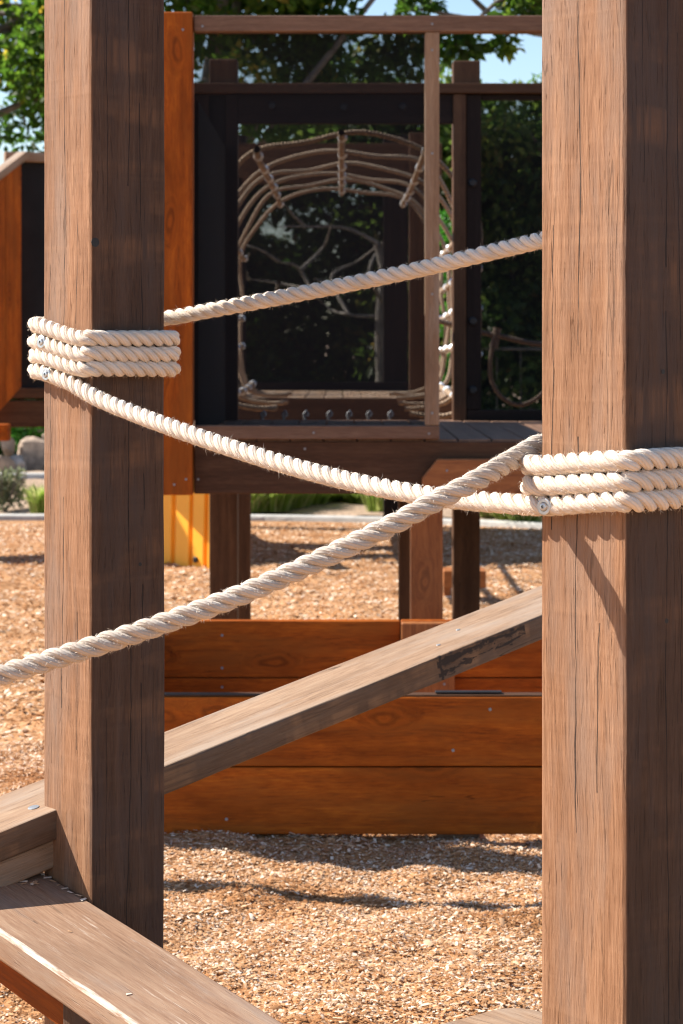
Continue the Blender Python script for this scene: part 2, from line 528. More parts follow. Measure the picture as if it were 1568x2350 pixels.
def rope_mat(name, col, twist=False):
    m, nt, b = newmat(name)
    uv = nd(nt, 'ShaderNodeUVMap')
    if twist:
        sep = nd(nt, 'ShaderNodeSeparateXYZ')
        nt.links.new(uv.outputs[0], sep.inputs[0])
        ph = math_n(nt, 'ADD', math_n(nt, 'MULTIPLY', sep.outputs['X'], 2*math.pi/0.018), math_n(nt, 'MULTIPLY', sep.outputs['Y'], 2*math.pi))
        n1 = math_n(nt, 'ABSOLUTE', math_n(nt, 'SINE', math_n(nt, 'MULTIPLY', ph, 0.5)))
        dist, strength = 0.004, 1.0
    else:
        sepu = nd(nt, 'ShaderNodeSeparateXYZ')
        nt.links.new(uv.outputs[0], sepu.inputs[0])
        yarn = math_n(nt, 'ABSOLUTE', math_n(nt, 'SINE', math_n(nt, 'ADD', math_n(nt, 'MULTIPLY', sepu.outputs['Y'], 2*math.pi*5), math_n(nt, 'MULTIPLY', sepu.outputs['X'], -190.0))))
        nfz = noise(nt, mapped(nt, uv.outputs[0], (260, 16, 1)), 1.0, 4.0, 0.7)
        n1 = math_n(nt, 'ADD', math_n(nt, 'MULTIPLY', yarn, 0.55), math_n(nt, 'MULTIPLY', nfz, 0.6))
        dist, strength = 0.0013, 0.9
    n2 = noise(nt, mapped(nt, uv.outputs[0], (25, 3, 1)), 1.0, 5.0, 0.6)
    c = ramp(nt, n2, [(0.25, tuple(q * 0.72 for q in col)), (0.6, col)])
    dirt = ramp(nt, noise(nt, mapped(nt, uv.outputs[0], (5, 0.6, 1), (3, 1, 0)), 1.0, 5.0, 0.65), [(0.45, 0.0), (0.72, 1.0)])
    c = mixc(nt, math_n(nt, 'MULTIPLY', dirt, 0.55), c, (col[0] * 0.62, col[1] * 0.58, col[2] * 0.52))
    c = mixc(nt, math_n(nt, 'MULTIPLY', math_n(nt, 'SUBTRACT', 1.0, n1), 0.3), c, tuple(q * 0.6 for q in col))  # shading of the yarn grooves put into the colour
    nt.links.new(c, b.inputs['Base Color'])
    b.inputs['Roughness'].default_value = 0.9
    b.inputs['Specular IOR Level'].default_value = 0.15
    b.inputs['Sheen Weight'].default_value = 0.12
    b.inputs['Sheen Roughness'].default_value = 0.5
    bp = nd(nt, 'ShaderNodeBump', i_Strength=strength, i_Distance=dist)
    nt.links.new(n1, bp.inputs['Height'])
    nt.links.new(bp.outputs[0], b.inputs['Normal'])
    return m


def screen_mat(name, cell, cover):
    m, nt, b = newmat(name)
    tc = nd(nt, 'ShaderNodeTexCoord')
    sep = nd(nt, 'ShaderNodeSeparateXYZ')
    nt.links.new(tc.outputs['Object'], sep.inputs[0])
    k = 2 * math.pi / cell
    a = math_n(nt, 'SINE', math_n(nt, 'MULTIPLY', math_n(nt, 'ADD', sep.outputs['X'], math_n(nt, 'MULTIPLY', sep.outputs['Z'], 0.5)), k))
    c = math_n(nt, 'SINE', math_n(nt, 'MULTIPLY', sep.outputs['Z'], k * 0.866))
    hole = math_n(nt, 'GREATER_THAN', math_n(nt, 'ABSOLUTE', math_n(nt, 'MULTIPLY', a, c)), cover)
    tr = nd(nt, 'ShaderNodeBsdfTransparent')
    mx = nd(nt, 'ShaderNodeMixShader')
    b.inputs['Base Color'].default_value = (0.008, 0.008, 0.010, 1)
    b.inputs['Roughness'].default_value = 0.7
    b.inputs['Specular IOR Level'].default_value = 0.08
    nt.links.new(hole, mx.inputs[0])
    nt.links.new(b.outputs[0], mx.inputs[1])
    nt.links.new(tr.outputs[0], mx.inputs[2])
    nt.links.new(mx.outputs[0], nt.nodes['Material Output'].inputs['Surface'])
    return m


def tint_mat(name, stops, rough=0.6, trans=0.0, spec=0.3, noise_amt=0.0):
    m, nt, b = newmat(name)
    at = nd(nt, 'ShaderNodeAttribute', attribute_name='tint')
    c = ramp(nt, at.outputs['Fac'], stops)
    nt.links.new(c, b.inputs['Base Color'])
    b.inputs['Roughness'].default_value = rough
    b.inputs['Specular IOR Level'].default_value = spec
    if trans:
        t = nd(nt, 'ShaderNodeBsdfTranslucent')
        hs = nd(nt, 'ShaderNodeHueSaturation', i_Saturation=1.05, i_Value=2.1)
        nt.links.new(c, hs.inputs['Color'])
        nt.links.new(hs.outputs[0], t.inputs['Color'])
        mx = nd(nt, 'ShaderNodeMixShader')
        mx.inputs[0].default_value = trans
        nt.links.new(b.outputs[0], mx.inputs[1])
        nt.links.new(t.outputs[0], mx.inputs[2])
        nt.links.new(mx.outputs[0], nt.nodes['Material Output'].inputs['Surface'])
    return m


M_post = wood('post_hardwood', (0.17, 0.076, 0.033), (0.305, 0.150, 0.074), (0.43, 0.236, 0.130), 0.72, 0.4, weather=(0.25, 0.165, 0.118), bump=0.9, saw=0.5, checks=((0.045, 0.0008, 0.55), (0.085, 0.0010, 0.48), (0.125, 0.0007, 0.56), (-0.10, 0.0009, 0.50), (-0.075, 0.0011, 0.42), (-0.03, 0.0006, 0.55)), pale_face=(0.075, (0.27, 0.29, 0.35)))
M_ramp = wood('ramp_hardwood', (0.17, 0.10, 0.055), (0.30, 0.185, 0.11), (0.40, 0.27, 0.17), 0.68, 0.6, weather=(0.33, 0.26, 0.20), bump=0.45)
M_plank = wood('tread_hardwood', (0.20, 0.105, 0.060), (0.32, 0.19, 0.115), (0.42, 0.28, 0.18), 0.62, 0.4, weather=(0.30, 0.23, 0.18), bump=0.4, scuff=-0.0965)
M_orange = wood('oiled_pine', (0.12, 0.024, 0.003), (0.39, 0.086, 0.007), (0.56, 0.152, 0.014), 0.62, 0.5, knots=True, bump=0.4, fine=0.6, spec=0.15, mottle=0.8, weather=(0.30, 0.085, 0.012), broad=0.8)
M_red = wood('oiled_pine_red', (0.18, 0.055, 0.014), (0.34, 0.115, 0.030), (0.44, 0.17, 0.05), 0.5, 0.4, knots=True, bump=0.3, fine=0.6, spec=0.4)
M_brown = wood('brown_stained_timber', (0.10, 0.052, 0.030), (0.18, 0.10, 0.062), (0.26, 0.155, 0.10), 0.6, 0.5, bump=0.35)
M_dark = wood('dark_shaded_timber', (0.010, 0.007, 0.006), (0.020, 0.013, 0.011), (0.034, 0.022, 0.018), 0.7, 0.4, bump=0.3, spec=0.15)  # deep shade of the back frames put into a near-black timber colour
M_dbrown = wood('dark_brown_timber', (0.045, 0.020, 0.010), (0.085, 0.040, 0.020), (0.13, 0.066, 0.034), 0.6, 0.5, bump=0.35, spec=0.2)
M_rope = rope_mat('cotton_rope', (0.87, 0.75, 0.62))
M_rope2 = rope_mat('worn_shaded_rope', (0.64, 0.55, 0.46))  # darker than the wound rope: partly wear, partly shade put into the colour
M_net = rope_mat('net_rope', (0.36, 0.26, 0.175), True)
M_net2 = rope_mat('dimmed_rope', (0.16, 0.115, 0.085), True)  # net rope darkened, dim light behind the screen put into its colour
M_fuzz = plain('rope_fibre', (0.82, 0.72, 0.60), 0.8, bump=0, var=0.05)
M_steel = plain('zinc_steel', (0.55, 0.57, 0.58), 0.38, 0.9, bump=0.05, var=0.2, scale=90)
M_clamp = plain('alloy_clamp', (0.62, 0.66, 0.70), 0.35, 0.35, bump=0, var=0.1)
M_black = plain('black_steel', (0.02, 0.02, 0.022), 0.5, 0.2, bump=0)
M_screw = plain('dull_screw', (0.30, 0.24, 0.17), 0.45, 0.8, bump=0)
M_screen = screen_mat('perforated_screen', 0.006, 0.47)
M_panel = plain('dark_panel', (0.020, 0.020, 0.021), 0.85, spec=0.05, var=0.15, scale=6)
M_yellow = plain('yellow_plastic', (0.95, 0.43, 0.035), 0.4, var=0.04, scale=4, bump=0.02)
M_kerb = plain('concrete', (0.46, 0.45, 0.42), 0.85, var=0.2, scale=12, bump=0.3)
M_rock = plain('garden_rock', (0.33, 0.25, 0.19), 0.85, var=0.45, scale=9, bump=0.8)
M_rock2 = plain('grey_rock', (0.36, 0.33, 0.31), 0.85, var=0.35, scale=9, bump=0.8)
M_bark = plain('pale_bark', (0.30, 0.27, 0.23), 0.85, var=0.4, scale=8, bump=0.6)
M_bark2 = plain('grey_bark', (0.16, 0.14, 0.12), 0.85, var=0.4, scale=8, bump=0.6)
M_metal = plain('galvanised', (0.30, 0.31, 0.32), 0.5, 0.5, bump=0)
M_chip = tint_mat('bark_chip', [(0.0, (0.18, 0.070, 0.022)), (0.22, (0.37, 0.175, 0.072)), (0.55, (0.48, 0.265, 0.130)), (0.78, (0.58, 0.37, 0.220)), (1.0, (0.86, 0.73, 0.58))], 0.85, spec=0.12)
M_leaf = tint_mat('tree_leaf', [(0.0, (0.018, 0.040, 0.008)), (0.45, (0.045, 0.095, 0.014)), (0.82, (0.09, 0.14, 0.020)), (1.0, (0.34, 0.25, 0.04))], 0.5, 0.65, spec=0.4)
M_leaf2 = tint_mat('dense_leaf', [(0.0, (0.028, 0.060, 0.014)), (0.5, (0.065, 0.115, 0.024)), (0.85, (0.12, 0.155, 0.035)), (1.0, (0.24, 0.18, 0.05))], 0.45, 0.6, spec=0.5)
M_grass = tint_mat('tuft_grass', [(0.0, (0.13, 0.19, 0.03)), (0.55, (0.26, 0.36, 0.08)), (1.0, (0.50, 0.47, 0.23))], 0.7, 0.4)
M_sage = tint_mat('sage_leaf', [(0.0, (0.09, 0.12, 0.06)), (1.0, (0.26, 0.28, 0.16))], 0.7, 0.25)
M_bright = tint_mat('bright_leaf', [(0.0, (0.03, 0.11, 0.012)), (0.6, (0.06, 0.22, 0.025)), (1.0, (0.13, 0.30, 0.05))], 0.4, 0.35)


def ground_mat():
    m, nt, b = newmat('chip_ground')
    tc = nd(nt, 'ShaderNodeTexCoord')
    v = nd(nt, 'ShaderNodeTexVoronoi', i_Scale=85.0, i_Randomness=1.0)
    nt.links.new(mapped(nt, tc.outputs['Object'], (1, 1.5, 1)), v.inputs['Vector'])
    sep = nd(nt, 'ShaderNodeSeparateColor')
    nt.links.new(v.outputs['Color'], sep.inputs[0])
    c = ramp(nt, sep.outputs[0], [(0.0, (0.22, 0.09, 0.03)), (0.35, (0.40, 0.18, 0.065)), (0.75, (0.50, 0.27, 0.12)), (1.0, (0.66, 0.46, 0.29))])
    big = noise(nt, tc.outputs['Object'], 1.3, 5.0, 0.6)
    c = mixc(nt, math_n(nt, 'MULTIPLY', ramp(nt, big, [(0.4, 0.0), (0.65, 1.0)]), 0.35), c, (0.28, 0.15, 0.07))
    nt.links.new(c, b.inputs['Base Color'])
    b.inputs['Roughness'].default_value = 0.85
    b.inputs['Specular IOR Level'].default_value = 0.2
    bp = nd(nt, 'ShaderNodeBump', i_Strength=0.9, i_Distance=0.012)
    nt.links.new(sep.outputs[1], bp.inputs['Height'])
    nt.links.new(bp.outputs[0], b.inputs['Normal'])
    return m


M_ground = ground_mat()
M_mulch = plain('garden_mulch', (0.34, 0.24, 0.165), 0.9, var=0.5, scale=35, bump=0.8)

# ------------------------------------------------------------------ ground
KERB = [(-60, 20.5), (-12, 17.9), (-6, 17.35), (-2.5, 17.3), (-0.63, 17.25), (0.6, 16.95), (1.5, 16.5), (2.6, 15.7), (4.2, 14.2), (7.0, 11.0), (11, 6), (14, -4), (15, -30)]


def smooth(t):
    t = np.clip(t, 0, 1)
    return t * t * (3 - 2 * t)


def gz(x, y):
    x, y = np.asarray(x, float), np.asarray(y, float)
    z = 0.011 * np.sin(x * 2.3 + y * 1.1 + 0.5) + 0.010 * np.sin(x * 4.1 - y * 2.7 + 1.0) + 0.006 * np.sin(x * 8.3 + y * 5.1) + 0.005 * np.sin(-x * 6.0 + y * 11.0 + 2.0) \
        + 0.005 * np.sin(x * 14.0 + y * 17.0 + 2 * np.sin(x * 3)) + 0.005 * np.sin(x * 21.0 - y * 9.0 + 2 * np.sin(y * 4)) + 0.004 * np.sin(x * 9.0 + y * 27.0 + 3 * np.sin(x * 5 + 1)) \
        + 0.0025 * np.sin(x * 33.0 + y * 21.0 + 2 * np.sin(y * 7 + x * 3))
    fade = smooth((15.5 - y) / 2.5) * smooth((y + 3) / 3) * smooth((9 - abs(x)) / 3)
    low = 0.012 * np.exp(-((y - 6.15) / 0.25) ** 2) - 0.012 * smooth((x + 0.40) / 0.95) * np.exp(-((y - 5.6) / 0.6) ** 2)
    return z * fade + low


def axis_pts(segs):
    out = []
    for a, b_, st in segs:
        out += list(np.arange(a, b_ - 1e-6, st))
    out.append(segs[-1][1])
    return np.array(out)


gx = axis_pts([(-400, -60, 40), (-60, -8, 4), (-8, -2.4, 0.2), (-2.4, 2.4, 0.04), (2.4, 8, 0.2), (8, 60, 4), (60, 400, 40)])
gy = axis_pts([(-200, -20, 20), (-20, 1, 1.5), (1, 8.5, 0.04), (8.5, 18, 0.1), (18, 60, 3), (60, 900, 60)])
X, Y = np.meshgrid(gx, gy)
V = np.stack([X, Y, gz(X, Y)], -1).reshape(-1, 3)
nxg, nyg = len(gx), len(gy)
i, j = np.meshgrid(np.arange(nyg-1), np.arange(nxg-1), indexing='ij')
Fq = np.stack([i*nxg+j, i*nxg+j+1, (i+1)*nxg+j+1, (i+1)*nxg+j], -1).reshape(-1, 4)
ground = put('ground', npmesh('ground', V, Fq, True), M_ground, kind='structure')


def kerb_y(x):
    k = np.array(KERB)
    return np.interp(x, k[:, 0], k[:, 1])


def make_chips(n, y0, y1, half, l0, l1, seed, lift):
    r = np.random.default_rng(seed)
    # uniform over a widening strip
    t = r.random(n * 2)
    y = y0 + (y1 - y0) * t
    keep = r.random(n * 2) < half(y) / half(y1)
    y = y[keep][:n]
    n = len(y)
    x = (r.random(n) * 2 - 1) * half(y)
    ok = y < kerb_y(x) - 0.12
    x, y = x[ok], y[ok]
    n = len(x)
    L = l0 + (l1 - l0) * r.random(n) ** 1.8
    spl = r.random(n) < 0.04
    L = np.where(spl, L * 2.0, L)
    W = L * np.where(spl, 0.12, 0.22 + 0.33 * r.random(n))
    Th = W * (0.08 + 0.2 * r.random(n))
    z = gz(x, y) + lift * r.random(n) ** 1.5 + 0.001
    az = r.random(n) * 2 * np.pi
    tilt = r.normal(0, 0.24, n)
    roll = r.normal(0, 0.26, n)
    ca, sa = np.cos(az), np.sin(az)
    e1 = np.stack([ca * np.cos(tilt), sa * np.cos(tilt), np.sin(tilt)], -1)
    sd = np.stack([-sa, ca, np.zeros(n)], -1)
    upv = np.cross(e1, sd)
    e2 = sd * np.cos(roll)[:, None] + upv * np.sin(roll)[:, None]
    e3 = np.cross(e1, e2)
    c = np.stack([x, y, z], -1)
    tw = 0.6 + 0.4 * r.random(n)
    l, w, h = (L/2)[:, None], (W/2)[:, None], Th[:, None]
    tw = tw[:, None]
    v = np.stack([c - e1*l - e2*w*tw, c + e1*l*tw - e2*w, c + e1*l + e2*w*tw, c - e1*l*tw + e2*w,
                  c - e1*l*0.7 + e3*h, c + e1*l*0.75 + e3*h], 1)
    base = np.arange(n)[:, None] * 6
    f = np.concatenate([base + np.array([0, 1, 5]), base + np.array([0, 5, 4]), base + np.array([2, 3, 4]), base + np.array([2, 4, 5]),
                        base + np.array([1, 2, 5]), base + np.array([3, 0, 4])], 0)
    tint = np.clip(r.beta(2.1, 2.0, n), 0, 1)
    pale = r.random(n) < 0.21
    tint[pale] = 0.86 + 0.14 * r.random(pale.sum())
    # darker bark chips in irregular patches
    pt = np.sin(x * 3.3 + y * 6.1) + np.sin(x * 7.7 - y * 4.3 + 1.3) + np.sin(x * 5.1 + y * 11.7 + 0.7) + 0.6 * np.sin(x * 17 + y * 23)
    tint = tint * (1 - 0.75 * smooth((pt - 1.5) / 1.0) * (r.random(n) < 0.8))
    return v.reshape(-1, 3), f, np.repeat(tint, 6)


parts = [make_chips(205000, 4.2, 7.6, lambda y: 0.165 * y + 0.10, 0.004, 0.0165, 1, 0.007),
         make_chips(75000, 7.6, 16.9, lambda y: 0.165 * y + 0.12, 0.012, 0.036, 2, 0.012),
         make_chips(20000, 2.2, 9.0, lambda y: 0.45 * y + 0.8, 0.008, 0.030, 3, 0.010)]
vs, fs, ts, o_ = [], [], [], 0
for v_, f_, t_ in parts:
    vs.append(v_)
    fs.append(f_ + o_)
    ts.append(t_)
    o_ += len(v_)
chips = put('bark_chips', npmesh('bark_chips', np.concatenate(vs), np.concatenate(fs), False, None, np.concatenate(ts)), M_chip, kind='stuff')
tag(chips, 'loose pale and orange bark chips covering the whole playground floor', 'bark chips')

# kerbs and garden bed
KN = catmull([(x, y, 0) for x, y in KERB], 0.25)


def kerb_strip(name, line, w, z0, z1):
    line = np.asarray(line)[:, :2]
    tg = np.gradient(line, axis=0)
    tg /= np.linalg.norm(tg, axis=1)[:, None]
    nr = np.stack([-tg[:, 1], tg[:, 0]], 1)
    nr[nr[:, 1] < 0] *= 1
    c = 0.012
    prof = [(-w/2, z0), (-w/2, z1-c), (-w/2+c, z1), (w/2-c, z1), (w/2, z1-c), (w/2, z0)]
    v = np.concatenate([np.concatenate([line + nr*a, np.full((len(line), 1), b_)], 1)[:, None] for a, b_ in prof], 1).reshape(-1, 3)
    k = len(prof)
    f = []
    for q in range(len(line)-1):
        for s in range(k-1):
            f.append((q*k+s, (q+1)*k+s, (q+1)*k+s+1, q*k+s+1))
    return npmesh(name, v, f)


put('kerb', kerb_strip('kerb', KN, 0.14, -0.15, 0.042), M_kerb, kind='structure')
K2 = catmull([(-60, 25, 0), (-12, 22.6, 0), (-3, 21.9, 0), (3, 21.6, 0), (9, 19, 0), (16, 13, 0), (20, 4, 0), (21, -25, 0)], 0.3)
put('kerb_garden', kerb_strip('kerb_garden', K2, 0.15, -0.1, 0.10), M_kerb, kind='structure')
# bed between and beyond: a gently rising sheet
kx = np.concatenate([np.linspace(-60, -8, 14)[:-1], np.linspace(-8, 6, 90)])
rows = []
for q in np.concatenate([np.linspace(0, 6, 30), np.linspace(8, 300, 14)]):
    yy = kerb_y(kx) + 0.06 + q
    zz = 0.03 + 0.006 * q + 0.02 * np.sin(kx * 3.1 + q * 2) * (q < 7) + 0.012 * np.sin(kx * 9 + q * 7) * (q < 7)
    rows.append(np.stack([kx, yy, zz], -1))
rows = np.array(rows)
a_, b__ = rows.shape[:2]
i, j = np.meshgrid(np.arange(a_-1), np.arange(b__-1), indexing='ij')
put('garden_bed_ground', npmesh('garden_bed_ground', rows.reshape(-1, 3), np.stack([i*b__+j, i*b__+j+1, (i+1)*b__+j+1, (i+1)*b__+j], -1).reshape(-1, 4), True), M_mulch, kind='structure')

# ------------------------------------------------------------------ the rope-and-plank trail in front
PHI = 0.69397862
Nn = Vector((-math.cos(PHI), -math.sin(PHI), 0))      # outward from the sunny face
Tt = Vector((math.sin(PHI), -math.cos(PHI), 0))       # along the row of posts, towards the viewer
S = 0.15
PL = Vector((-0.4056, 3.7589, 0))
PR = Vector((0.3622, 2.8319, 0))
A0 = PL + Nn * S / 2                                    # a point on the shared sunny plane


def on_plane(x, y, off=0.0):
    d = Vector(((x - XC) / F, 1.0, -(y - YH) / F))
    p0 = A0 + Nn * off
    k = p0.dot(Nn) / d.dot(Nn)
    return Vector((d.x * k, k, H + d.z * k))


def cyl(r, h, n=16, c=0.0):
    """short round-edged disc from z=0 to h"""
    c = c or h * 0.25
    prof = [(r, 0), (r, h-c), (r-c, h)]
    v = []
    for rr, z in prof:
        for q in range(n):
            a = 2*math.pi*q/n
            v.append((rr*math.cos(a), rr*math.sin(a), z))
    f = []
    for s in range(len(prof)-1):
        for q in range(n):
            f.append((s*n+q, s*n+(q+1) % n, (s+1)*n+(q+1) % n, (s+1)*n+q))
    f.append(tuple(2*n+q for q in range(n)))
    return v, f


def z_to(loc, d, spin=0.0):
    d = Vector(d).normalized()
    return Matrix.Translation(Vector(loc)) @ d.to_track_quat('Z', 'Y').to_matrix().to_4x4()


ME_screw = pymesh('screw', *cyl(0.0045, 0.0016, 10))
ME_bolt = pymesh('bolt', *cyl(0.019, 0.014, 14, 0.006))


def screw(parent, loc, d=(0, -1, 0), me=None, mat=None, name='screw'):
    me = me or ME_screw
    return put(name, me, mat or M_screw, parent, z_to(loc, d))


def post_timber(base, z0, z1, label, seed, mat):
    p0 = Vector((base.x, base.y, z0))
    p1 = Vector((base.x, base.y, z1))
    # local Y = along Tt, local Z = outward Nn
    o = timber('timber_post', p0, p1, S, S, mat, None, Nn, 0.006, 60, 0.0012, seed)
    tag(o, label, 'post', 'trail posts')
    return o


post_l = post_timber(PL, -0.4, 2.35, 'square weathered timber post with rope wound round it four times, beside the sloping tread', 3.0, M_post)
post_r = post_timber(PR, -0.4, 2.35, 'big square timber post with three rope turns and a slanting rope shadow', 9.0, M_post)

for prt, face, hx, hy in ((post_l, 'B', 219, 556), (post_r, 'B', 1522, 853), (post_l, 'B', 322, 1295), (post_r, 'B', 1530, 1425)):
    c_ = (PL if prt is post_l else PR) + Tt * (S / 2)
    d_ = Vector(((hx - XC) / F, 1.0, -(hy - YH) / F))
    k_ = c_.dot(Tt) / d_.dot(Tt)
    put('nail_hole', pymesh('nail_hole', *cyl(0.0034 if hx > 300 else 0.008, 0.0007, 12)), M_black, prt, z_to(Vector((d_.x * k_, k_, H + d_.z * k_)) - Tt * 0.0004, Tt))
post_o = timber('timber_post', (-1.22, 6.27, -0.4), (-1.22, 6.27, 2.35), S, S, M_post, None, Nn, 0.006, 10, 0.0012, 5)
tag(post_o, 'timber post left of the frame, its wide shadow crossing the chips before the box', 'post', 'trail posts')
pole_o = tube('thin_pole', [(-1.25, 5.84, -0.3), (-1.25, 5.84, 1.2), (-1.25, 5.84, 2.3)], 0.032, M_metal, None, 12)
tag(pole_o, 'thin round pole out of frame on the left, whose narrow shadow crosses the chips', 'pole')

# sloping ramp beam through the left post
E0 = Vector((-0.48378, 3.73565, 0.58997))
mS = 0.20612
U = (-Nn + Vector((0, 0, mS)))
RW, RT = 0.172, 0.050
upv = Vector((0, 0, 1)) - U.normalized() * U.normalized().z
upv.normalize()
ramp_t = thing('ramp_beam', 'sloping weathered timber beam with black charred crack, running through the roped post', 'beam', (E0.x, E0.y, 0))
q0, q1 = -0.85, 1.75
cen = -Tt * (RW / 2) - upv * (RT / 2)
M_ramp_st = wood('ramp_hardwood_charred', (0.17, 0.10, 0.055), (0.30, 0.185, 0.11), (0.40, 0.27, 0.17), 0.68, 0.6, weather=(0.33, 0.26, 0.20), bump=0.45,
                 stain=(1.755, 2.0, 0.0, -0.086), pale_face=(0.025, (0.45, 0.43, 0.43)))
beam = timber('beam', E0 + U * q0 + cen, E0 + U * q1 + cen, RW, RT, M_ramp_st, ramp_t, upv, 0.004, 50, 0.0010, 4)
# bearer under the near end of the beam, stopping at the post
cb = -Tt * (RW / 2 + 0.004) - upv * (RT + 0.002 + 0.024)
timber('bearer', E0 + U * q0 + cb, E0 + cb + U * -0.004, RW - 0.012, 0.048, M_ramp, ramp_t, upv, 0.004, 20, 0.0008, 14)
for px_, py_ in ((65, 1873), (-60, 1925)):
    d0 = E0 - Tt * 0.05
    t_ = (FX(px_, 3.7) - d0.x) / U.x
    v, f = cyl(0.010, 0.002, 14)
    put('plug', pymesh('plug', v, f), M_metal, ramp_t, z_to(d0 + U * t_ + upv * -0.0005, upv))
for t_, w_ in ((0.93, 0.06), (1.02, 0.10)):
    screw(ramp_t, E0 + U * t_ - Tt * w_ - upv * 0.0005, upv, None, M_metal, 'screw')

# lower tread running along the sunny faces, down towards the viewer
TW, TT_ = 0.20, 0.047
zt, mt = 0.4564, -0.15134
D2 = Tt + Vector((0, 0, mt))
up2 = Vector((0, 0, 1)) - D2.normalized() * D2.normalized().z
up2.normalize()
base2 = Vector((-0.41944, 3.65831, zt)) + Nn * 0.0025
tread = thing('balance_plank', 'worn balance plank with scuffed white edge sloping down past the roped post', 'plank', (base2.x, base2.y, 0))
ct = Nn * (TW / 2) - up2 * (TT_ / 2)
timber('tread_board', base2 + D2 * -0.62 + ct, base2 + D2 * 1.35 + ct, TW, TT_, M_plank, tread, up2, 0.005, 40, 0.0010, 21)
# orange board and stump under the tread
ob0 = base2 + Nn * 0.10 - up2 * (TT_ + 0.003)
fv = []
bd = timber('support_board', base2 + D2 * -0.60 + Nn * 0.12 - up2 * 0.088, base2 + D2 * 0.165 + Nn * 0.12 - up2 * 0.094, 0.035, 0.078, M_orange, tread, up2, 0.003)
lg = base2 + D2 * 0.232 + Nn * 0.10
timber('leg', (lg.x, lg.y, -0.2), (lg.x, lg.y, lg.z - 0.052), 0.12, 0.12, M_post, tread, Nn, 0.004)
# chips caught on the tread and in its shaded corner
rr_ = random.Random(5)
litter = thing('chip_litter', 'few stray bark chips lying on the worn balance plank', 'bark chips', (base2.x, base2.y, base2.z))
spots = [(0.10, 0.10), (0.34, 0.15), (0.55, 0.12)] + [(-0.13 + 0.018*q, 0.004 + 0.006*rr_.random()) for q in range(8)] \
    + [(-0.115 + 0.02*rr_.random(), 0.02 + 0.16*rr_.random()) for q in range(9)]
for t_, w_ in spots:
    L_ = 0.008 + 0.012 * rr_.random()
    W_ = L_ * 0.4
    ang = rr_.random() * 6.28
    v = [(-L_/2, -W_/2, 0), (L_/2*.8, -W_/2, 0), (L_/2, W_/2*.6, 0), (-L_/2*.7, W_/2, 0), (-L_*.3, 0, W_*.18), (L_*.35, 0, W_*.18)]
    f = [(0, 1, 5, 4), (1, 2, 5), (2, 3, 4, 5), (3, 0, 4)]
    me = npmesh('chip', v, [(0, 1, 5), (0, 5, 4), (1, 2, 5), (2, 3, 4), (2, 4, 5), (3, 0, 4)], False, None, [0.6 + 0.4*rr_.random()] * 6)
    pz = base2 + D2 * t_ + Nn * w_ + up2 * 0.0012
    put('chip', me, M_chip, litter, z_to(pz, up2) @ Matrix.Rotation(ang, 4, 'Z'))

# rounded end of the next tread, by the foot of the right post
tip = P(1186, 2312, 3.02)
nt_t = thing('next_tread', 'rounded end of a smooth sunlit tread peeping in beside the big post foot', 'plank', (tip.x, tip.y, 0))
w2, r2, th2 = 0.22, 0.045, 0.05
prof = []
Lt = 0.9
for cx_, cy_, a0 in ((r2, w2 - r2, 90), (Lt - r2, w2 - r2, 0), (Lt - r2, r2, -90), (r2, r2, 180)):
    for q in range(9):
        a = math.radians(a0 + (90 if a0 != 90 else 90) - q * 11.25) if False else math.radians({90: 180, 0: 90, -90: 0, 180: -90}[a0] - q * 11.25)
        prof.append((cx_ + r2 * math.cos(a), cy_ + r2 * math.sin(a)))
npf = len(prof)
ins = 0.006
v = []
mx_, my_ = Lt / 2, w2 / 2
for zz, s_ in ((-th2, 1.0), (-ins, 1.0), (-ins*.3, 1 - ins*.5), (0.0, 1 - ins*1.8)):
    for x_, y_ in prof:
        k1 = 1 - (1-s_) * 1.0 / mx_ * mx_ if False else s_
        v.append((mx_ + (x_-mx_) * (1 - (1-s_)*0.4), my_ + (y_-my_) * (1 - (1-s_)*1.6), zz))
f = []
for s_ in range(3):
    for q in range(npf):
        f.append((s_*npf+(q+1) % npf, s_*npf+q, (s_+1)*npf+q, (s_+1)*npf+(q+1) % npf))
f.append(tuple(reversed([3*npf+q for q in range(npf)])))
f.append(tuple(q for q in range(npf)))
me = pymesh('tread_board', v, f)
# local X along Tt, local Y along -Nn ; far corner = tip
Mx = Matrix(((Tt.x, -Nn.x, 0, 0), (Tt.y, -Nn.y, 0, 0), (0, 0, 1, 0), (0, 0, 0, 1)))
cor = Vector((0.013, w2 - 0.013, 0))
org = tip - (Mx @ cor)
put('tread_board', me, M_ramp, nt_t, Matrix.Translation(org) @ Mx)
lc = org + (Mx @ Vector((0.45, 0.11, 0)))
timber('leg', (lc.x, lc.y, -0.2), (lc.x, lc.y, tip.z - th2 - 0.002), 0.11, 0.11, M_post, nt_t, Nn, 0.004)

# ------------------------------------------------------------------ ropes
RR = 0.0137


